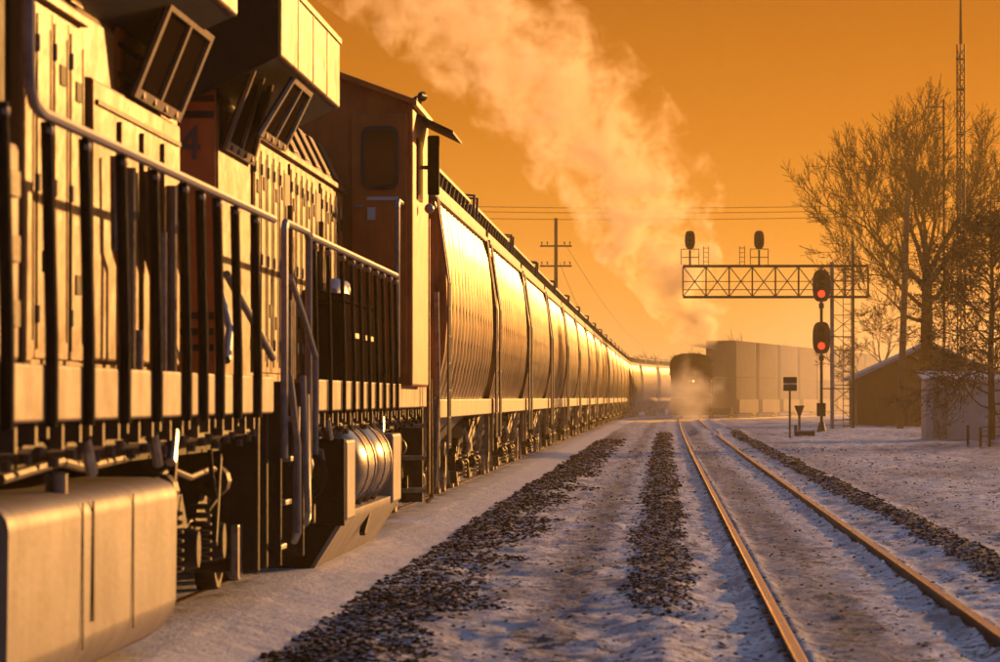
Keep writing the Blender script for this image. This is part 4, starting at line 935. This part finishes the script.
def far_wood():
    g = random.Random(41); mb = MB()
    for k in range(95):
        Y = g.uniform(760, 900); x = uv2x(g.uniform(470, 1040), Y); h = g.uniform(6, 11)*(1.25 if g.random() < .15 else 1)
        mb.tube([(x,Y,-.5),(x+g.gauss(0,.2),Y,h*.5),(x+g.gauss(0,.4),Y,h*.9)], [.3,.2,.05], 4, caps=False)
        for q in range(26):
            z = h*g.uniform(.2,.85); a = g.uniform(0,6.28); ln = h*g.uniform(.2,.42)*(1.15-z/h*.5); p = Vector((x,Y,z)); d = Vector((math.cos(a), math.sin(a)*.6, g.uniform(.35,1.1))).normalized()
            e = p+d*ln; mb.tube([p, p+d*ln*.5+Vector((0,0,.2)), e], [.12,.09,.03], 3, caps=False)
            for w_ in range(3):
                d2 = (d+Vector((g.gauss(0,.6),g.gauss(0,.4),g.gauss(0,.5)))).normalized(); f_ = p+d*ln*g.uniform(.35,.95); mb.tube([f_, f_+d2*ln*.5], [.07,.02], 3, caps=False)
    tag(mb.build('distant_wood', M['twig']), 'far line of bare trees fading into the haze', None, None, 'stuff')
far_wood()

# ------------------------------------------------------------------ poles, masts, wires
def poles():
    Y = 352.; x = uv2x(556,Y); o = tag(empty('utility_pole', (0,0,0)), 'wooden utility pole with two crossarms rising behind the hopper cars', 'utility pole')
    q = MB(); q.tube([(x,Y,-.1),(x,Y,v2z(218,Y))], [.2,.14], 10); q.build('pole', M['wood'], o, True)
    for v in (246, 266):
        z = v2z(v,Y); q = MB(); q.box(x-1.3, x+1.3, Y-.25, Y-.13, z-.07, z+.07); ca = q.build('crossarm', M['wood'], o)
        for dx in (-1.15,-.7,.7,1.15): q = MB(); q.lathe([(.03,0),(.03,.12),(.07,.14),(.06,.28),(0,.3)], 'z', (x+dx,Y-.19,z+.07), 8); q.build('insulator', M['mast'], ca)
    o = tag(empty('wooden_pole', (0,0,0)), 'bare wooden pole standing left of the big tree trunk', 'pole')
    Y2 = 235.; x2 = uv2x(903,Y2); q = MB(); q.tube([(uv2x(899,Y2),Y2,-.1),(uv2x(907,Y2),Y2,v2z(196,Y2))], [.22,.15], 10); q.build('shaft', M['wood'], o, True)
    q = MB(); q.lathe([(.17,0),(.19,.03),(.1,.1),(0,.12)], 'z', (uv2x(907,Y2),Y2,v2z(196,Y2)+.01), 10); q.build('cap', M['mast'], o)
    for k, (va, vb) in enumerate(((204,201),(209,206),(216,212))):
        pts = []
        for i in range(41):
            t = i/40; u = 380+t*640; v = va+(vb-va)*t + 10*(4*(t-.5)**2-1)*-.55; Yw = 345+k*.6; pts.append((uv2x(u,Yw), Yw, v2z(v,Yw)))
        q = MB(); q.tube(pts, .022, 4); wr = q.build('power_line', M['mast']); tag(wr, f'{["topmost", "middle", "lowest"][k]} of three thin wires crossing the sky', 'power line', 'power lines across the sky')
    for k, (u1, v1) in enumerate(((640,287),(600,282))):
        pts = []
        for i in range(21):
            t = i/20; Yw = Y+t*(640-Y); xx = x+.7-.4*k + t*(uv2x(u1,640)-x); zz = v2z(246+20*k,Y) + .3 + t*(v2z(v1+60,640)-v2z(246+20*k,Y)-.3) - 1.2*(1-4*(t-.5)**2); pts.append((xx,Yw,zz))
        q = MB(); q.tube(pts, .02, 4); tag(q.build('service_wire', M['mast']), ['wire sagging from the upper crossarm of the utility pole', 'wire sagging from the lower crossarm of the utility pole'][k], 'wire', 'service wires')
poles()
def antennas():
    Y = 228.; x = uv2x(960,Y); o = tag(empty('antenna_tower', (0,0,0)), 'tall slim lattice antenna tower topped by a whip, among the bare branches', 'antenna tower')
    H = v2z(45,Y); r_ = .21; cs = [(x+r_*math.cos(R(a)), Y+r_*math.sin(R(a))) for a in (200, 340, 90)]
    for cx, cy_ in cs: q = MB(); q.tube([(cx,cy_,-.1),(cx,cy_,H)], .042, 5); q.build('leg', M['mast'], o)
    br = MB(); z = .3; k = 0
    while z < H-.4:
        for i in range(3):
            a, b = cs[i], cs[(i+1)%3]; br.tube([(a[0],a[1],z),(b[0],b[1],z)], .03, 4, caps=False); br.tube([(a[0],a[1],z),(b[0],b[1],z+.55)] if k % 2 else [(b[0],b[1],z),(a[0],a[1],z+.55)], .026, 4, caps=False)
        z += .55; k += 1
    br.build('lattice', M['mast'], o)
    for v in (60, 90, 135, 170): q = MB(); z = v2z(v,Y); q.lathe([(.24,-.05),(.26,0),(.24,.05),(0,.05)], 'z', (x,Y,z), 6); q.build('collar', M['mast'], o)
    q = MB(); q.tube([(x,Y,H),(x,Y,H+1.2),(x,Y,v2z(-6,Y))], [.09,.07,.05], 6); q.build('whip', M['mast'], o)
    Y = 201.; x = uv2x(943,Y); o = tag(empty('antenna_mast', (0,0,0)), 'thin radio mast with two side arms beside the lattice tower', 'antenna mast')
    q = MB(); q.tube([(x,Y,-.1),(x,Y,v2z(100,Y))], [.075,.05], 6); q.build('mast', M['mast'], o)
    for u0, v in ((927,107.5),(930,128.5)):
        z = v2z(v,Y); q = MB(); q.tube([(x,Y,z),(uv2x(u0,Y),Y,z)], .035, 5); q.build('arm', M['mast'], o)
    z = v2z(107.5,Y); xa = uv2x(926.5,Y); q = MB(); q.tube([(xa,Y,z+.3),(xa-.07,Y,z+.25),(xa-.07,Y,z-.25),(xa,Y,z-.3),(xa+.07,Y,z-.25),(xa+.07,Y,z+.25),(xa,Y,z+.3)], .03, 5); q.build('dipole', M['mast'], o)
    for v in (145, 160, 175): q = MB(); q.box(x-.05,x+.07,Y-.05,Y+.05,v2z(v,Y)-.06,v2z(v,Y)+.06); q.build('clamp', M['mast'], o)
antennas()
def fence():
    o = tag(empty('short_fence', (0,0,0)), 'short broken fence of thin posts at the foot of the leafy tree', 'fence'); Y = 143.
    for u in (966.5, 979, 988): q = MB(); xx = uv2x(u,Y); q.box(xx-.045, xx+.045, Y-.04, Y+.04, -.05, v2z(425 if u < 970 else 427,Y)); q.build('post', M['mast'], o)
    for z in (.4, .7): q = MB(); q.box(uv2x(979.8,Y)+.03, uv2x(1003,Y), Y-.015, Y+.015, z, z+.03); q.build('rail', M['mast'], o)
fence()

# ------------------------------------------------------------------ trees
def tree(name, label, base, seed, limbs, depth, up, wander, spread, twig_r, kids, ratio, mats, trunk_pts, rb):
    g = random.Random(seed); T = tag(empty(name, base), label, 'tree')
    tm = MB(); tm.tube(trunk_pts, rb, 10); tm.build('trunk', mats[0], T, True)
    big, fine = MB(), MB(); tips = []
    def grow(p, d, ln, r0, lev):
        n = 5 if lev < 2 else 4; pts = [p]; rs = [r0]; dirs = []
        for i in range(n):
            d = (d + Vector((g.gauss(0,wander), g.gauss(0,wander), g.gauss(0,wander)+up*(.5 if lev < 2 else 1)))).normalized()
            p = p + d*ln/n; pts.append(p); rs.append(r0*(1-.72*(i+1)/n)); dirs.append(d)
        (big if lev < 2 else fine).tube(pts, [max(twig_r, x) for x in rs], 6 if lev < 1 else 4 if lev < 3 else 3, caps=False)
        if lev >= depth: tips.append((pts[-1], d)); return
        for k in range(kids[lev]):
            i = min(n-1, 1 + int((k+g.random()*.8)/kids[lev]*(n-1))); q_ = pts[i+1]; dd = dirs[i]
            ax = Vector((g.gauss(0,1), g.gauss(0,1), g.gauss(0,1))).cross(dd).normalized(); a = g.uniform(*spread)
            nd = (dd*math.cos(a) + ax*math.sin(a)).normalized()
            grow(q_, nd, ln*g.uniform(*ratio), max(twig_r, rs[i+1]*.62), lev+1)
        if lev < depth: grow(pts[-1], d, ln*.6, max(twig_r, rs[-1]), lev+1)
    for (p, d, ln, r0) in limbs: grow(Vector(p), Vector(d).normalized(), ln, r0, 0)
    big.build('limbs', mats[0], T, True)
    cr = fine.build('crown', mats[1], T); cr['kind'] = 'stuff'
    return T, tips
YT = 258.; xb = uv2x(925,YT); k_ = YT/F_PX
def rel(u, v, dy=0): return ((u-925)*k_, dy, v2z(v,YT))
tree('bare_tree', 'large bare cottonwood tree spreading over the shed', (xb,YT,0), 11,
     [((.0,0,8.2), (-.70,.1,.74), 5.2, .21), ((.1,0,8.6), (.10,-.2,1), 5.3, .24), ((.1,0,8.4), (.75,.2,.8), 5.4, .22), ((-.05,0,7.0), (-.95,.15,.40), 4.6, .15), ((0,0,9.0), (-.30,.3,1), 5.1, .2), ((.1,.1,8.9), (.45,-.3,1), 5.0, .19), ((-.1,0,6.2), (-.9,-.5,.15), 3.4, .13), ((.1,0,7.4), (.9,-.3,.3), 3.4, .17), ((0,0,9.1), (-.05,.5,1), 4.4, .2)],
     4, .10, .13, (.35,.9), .0145, (6,5,5,4), (.42,.66), (M['bark'], M['twig']), [(.0,0,-.2),(.02,0,.6),(0,0,3),(.05,0,6.5),(.08,0,9.2)], [.66,.46,.39,.36,.30])
YT2 = 300.; xb2 = uv2x(884,YT2)
tree('bare_tree', 'smaller bare tree arching behind the gantry ladder', (xb2,YT2,0), 23,
     [((0,0,3.0), (-.5,0,.8), 2.6, .12), ((0,0,3.4), (.3,.2,.9), 2.9, .13), ((0,0,2.6), (-.8,.3,.5), 2.4, .09)], 4, .02, .16, (.35,.9), .016, (4,4,3,3), (.42,.66), (M['bark'], M['twig']), [(0,0,-.2),(0,0,2),(.05,0,3.6)], [.3,.22,.18])
YL = 151.; xbl = uv2x(990,YL)
lt = []
g0 = random.Random(5)
for k in range(52):
    z = 1.0 + (k/52)**.9*6.8; a = k*2.399 + .4; ln = (1.75-.12*abs(z-3.2)*1.3)*g0.uniform(.8,1.1)*(1 if z < 6 else .7)
    ln *= 1.35; lt.append(((0,0,z), (math.cos(a), math.sin(a), .28 if z < 4 else .6), max(.7, ln), .04))
T_, tips = tree('leafy_tree', 'dark tree with curled brown leaves at the right edge', (xbl,YL,.1), 31, lt, 3, .0, .20, (.35,1.0), .009, (8,5,3), (.30,.55), (M['mast'], M['mast']),
     [(0,0,-.3),(.02,0,1),(-.03,0,3),(.04,0,5),(0,0,7),(-.02,0,8.6)], [.17,.13,.11,.08,.05,.02])
lf = MB(); g0 = random.Random(9)
def leaf_at(p):
    a = Vector((g0.gauss(0,1), g0.gauss(0,1), g0.gauss(0,.6)-.7)).normalized()*g0.uniform(.08,.16); b = a.cross(Vector((g0.gauss(0,1), g0.gauss(0,1), g0.gauss(0,1)))).normalized()*g0.uniform(.026,.05)
    c = a.cross(b).normalized()*.025; i = len(lf.v)
    lf.v += [tuple(p), tuple(p+a*.5+b+c), tuple(p+a), tuple(p+a*.5-b+c), tuple(p+a*.5-c)]
    lf.face((i,i+1,i+4)); lf.face((i+1,i+2,i+4)); lf.face((i,i+4,i+3)); lf.face((i+4,i+2,i+3))
for p, d in tips:
    for k in range(1 if g0.random() < .22 else 0): leaf_at(p - d*g0.uniform(0,.1) + Vector((g0.gauss(0,.03), g0.gauss(0,.03), g0.gauss(0,.03))))
lo = lf.build('leaves', M['leaf'], T_); lo['kind'] = 'stuff'

# ------------------------------------------------------------------ steam and haze
def steam_mat(name, dens, col, build, g=.62):
    m = bpy.data.materials.new(name); m.use_nodes = True; t = m.node_tree; t.nodes.clear()
    o = N(t, 'ShaderNodeOutputMaterial'); v = N(t, 'ShaderNodeVolumePrincipled'); v.inputs['Color'].default_value = (*col, 1); v.inputs['Anisotropy'].default_value = g
    t.links.new(v.outputs[0], o.inputs['Volume'])
    d = build(t)
    mu = N(t, 'ShaderNodeMath', operation='MULTIPLY'); t.links.new(d, mu.inputs[0]); mu.inputs[1].default_value = dens; t.links.new(mu.outputs[0], v.inputs['Density'])
    return m
PL = [(691,346,28),(691,325,34),(683,300,42),(660,268,58),(640,232,68),(626,190,90),(592,142,104),(552,98,116),(505,50,128),(455,5,136),(410,-30,138)]
YP = 336.
def plume():
    sc_ = YP/F_PX
    P = [(uv2x(u,YP), v2z(v,YP), r_*sc_) for u, v, r_ in PL]
    z0, z1 = P[0][1], P[-1][1]
    mb = MB(); rings = []
    for i, (x, z, r_) in enumerate(P):
        R_ = r_*1.25; rings.append([(x+R_*math.cos(a)*.95, YP+R_*.62*math.sin(a), z+R_*.35*math.cos(a)*-.4) for a in [2*math.pi*k/16 for k in range(16)]])
    mb.loft(rings)
    def build(t):
        Lk = t.links.new
        ge = N(t, 'ShaderNodeNewGeometry'); se = N(t, 'ShaderNodeSeparateXYZ')
        # swirl the lookup a little so the edge curls
        nw = N(t, 'ShaderNodeTexNoise', i_Scale=.22, i_Detail=2.0); Lk(ge.outputs['Position'], nw.inputs[0])
        sb = N(t, 'ShaderNodeVectorMath', operation='SUBTRACT'); Lk(nw.outputs['Color'], sb.inputs[0]); sb.inputs[1].default_value = (.5,.5,.5)
        scv = N(t, 'ShaderNodeVectorMath', operation='SCALE'); Lk(sb.outputs[0], scv.inputs[0]); scv.inputs['Scale'].default_value = 3.2
        ad = N(t, 'ShaderNodeVectorMath', operation='ADD'); Lk(ge.outputs['Position'], ad.inputs[0]); Lk(scv.outputs[0], ad.inputs[1])
        Lk(ad.outputs[0], se.inputs[0])
        def curve_of_z(vals):
            mr_ = N(t, 'ShaderNodeMapRange'); Lk(se.outputs[2], mr_.inputs[0]); mr_.inputs[1].default_value = z0; mr_.inputs[2].default_value = z1
            lo_, hi = min(vals), max(vals); fc = ramp(t, [((P[i][1]-z0)/(z1-z0), ((vals[i]-lo_)/(hi-lo_),)*3) for i in range(len(P))]); Lk(mr_.outputs[0], fc.inputs[0])
            m2 = N(t, 'ShaderNodeMapRange'); Lk(fc.outputs[0], m2.inputs[0]); m2.inputs[3].default_value = lo_; m2.inputs[4].default_value = hi
            return m2.outputs[0]
        def mth(op, a, b=None):
            n = N(t, 'ShaderNodeMath', operation=op)
            for k, x in enumerate((a, b)):
                if x is None: continue
                if isinstance(x, (int, float)): n.inputs[k].default_value = x
                else: Lk(x, n.inputs[k])
            return n.outputs[0]
        cx = curve_of_z([p[0] for p in P]); rr = curve_of_z([p[2] for p in P])
        dx = mth('DIVIDE', mth('SUBTRACT', se.outputs[0], cx), rr); dy = mth('DIVIDE', mth('SUBTRACT', se.outputs[1], YP), mth('MULTIPLY', rr, .6))
        dist = mth('SQRT', mth('ADD', mth('MULTIPLY', dx, dx), mth('MULTIPLY', dy, dy)))
        nz = N(t, 'ShaderNodeTexNoise', i_Scale=.36, i_Detail=6.0, i_Roughness=.66); Lk(ad.outputs[0], nz.inputs[0])
        body = mth('ADD', mth('SUBTRACT', .80, dist), mth('MULTIPLY', mth('SUBTRACT', nz.outputs[0], .5), 4.2))
        mr_ = N(t, 'ShaderNodeMapRange', interpolation_type='SMOOTHSTEP'); Lk(body, mr_.inputs[0]); mr_.inputs[1].default_value = .0; mr_.inputs[2].default_value = .8
        thin = mth('POWER', mth('DIVIDE', 1.6, mth('MAXIMUM', rr, 3.2)), 2.15)
        return mth('MULTIPLY', mr_.outputs[0], thin)
    o = mb.build('steam_plume', steam_mat('plume_steam', 13.0, (.99,.90,.70), build))
    o.data.materials[0].volume_intersection_method = 'ACCURATE' if hasattr(o.data.materials[0], 'volume_intersection_method') else None
    tag(o, 'tall plume of exhaust steam drifting up and left from the oncoming locomotive', None, None, 'stuff')
try: plume()
except AttributeError as e: raise
def ground_steam(name, label, c, r_, dens, seed):
    mb = MB(); rings = []
    for i in range(9):
        a = math.pi*(i/8-.5); rr_ = max(.02, math.cos(a)); rings.append([(r_[0]*rr_*math.cos(2*math.pi*k/20), r_[1]*rr_*math.sin(2*math.pi*k/20), r_[2]*math.sin(a)) for k in range(20)])
    mb.loft(rings)
    def build(t):
        Lk = t.links.new; tcn = N(t, 'ShaderNodeTexCoord'); mp = N(t, 'ShaderNodeMapping'); Lk(tcn.outputs['Object'], mp.inputs[0]); mp.inputs['Scale'].default_value = (1/r_[0],1/r_[1],1/r_[2])
        ln = N(t, 'ShaderNodeVectorMath', operation='LENGTH'); Lk(mp.outputs[0], ln.inputs[0])
        nz = N(t, 'ShaderNodeTexNoise', i_Scale=.55 if r_[0] < 20 else .06, i_Detail=4.0, i_Roughness=.6); mp2 = N(t, 'ShaderNodeMapping'); Lk(tcn.outputs['Object'], mp2.inputs[0]); mp2.inputs['Location'].default_value = (seed,0,0); Lk(mp2.outputs[0], nz.inputs[0])
        a = N(t, 'ShaderNodeMath', operation='SUBTRACT'); a.inputs[0].default_value = .75; Lk(ln.outputs['Value'], a.inputs[1])
        b = N(t, 'ShaderNodeMath', operation='MULTIPLY_ADD'); Lk(nz.outputs[0], b.inputs[0]); b.inputs[1].default_value = 2.4; b.inputs[2].default_value = -1.2
        s_ = N(t, 'ShaderNodeMath', operation='ADD'); Lk(a.outputs[0], s_.inputs[0]); Lk(b.outputs[0], s_.inputs[1])
        m = N(t, 'ShaderNodeMapRange', interpolation_type='SMOOTHSTEP'); Lk(s_.outputs[0], m.inputs[0]); m.inputs[2].default_value = .8
        return m.outputs[0]
    o = mb.build(name, steam_mat(name, dens, (.92,.90,.88), build)); o.location = c; tag(o, label, None, None, 'stuff')
ground_steam('ground_steam', 'bright steam drifting across the far hopper cars left of the oncoming locomotive', (uv2x(652,352),352,2.0), (4.6,6.5,4.6), .07, 11.)
ground_steam('ground_steam', 'steam billowing low round the front of the oncoming locomotive', (uv2x(683,322),321,1.6), (3.8,5.5,3.9), .20, 3.)
ground_steam('ground_mist', 'thin bright mist lying over the far tracks and round the shed', (14,345,1.5), (50,95,13), .0065, 5.)

hz = MB().box(-520, 520, -45, 1520, -2.5, 46)
m = bpy.data.materials.new('haze_air'); m.use_nodes = True; t = m.node_tree; t.nodes.clear()
o_ = N(t, 'ShaderNodeOutputMaterial'); v_ = N(t, 'ShaderNodeVolumePrincipled', i_Density=.00038); v_.inputs['Color'].default_value = (.96,.76,.30,1); v_.inputs['Anisotropy'].default_value = .5
t.links.new(v_.outputs[0], o_.inputs['Volume'])
tag(hz.build('haze', m), 'frosty evening haze filling the rail yard', None, None, 'stuff')
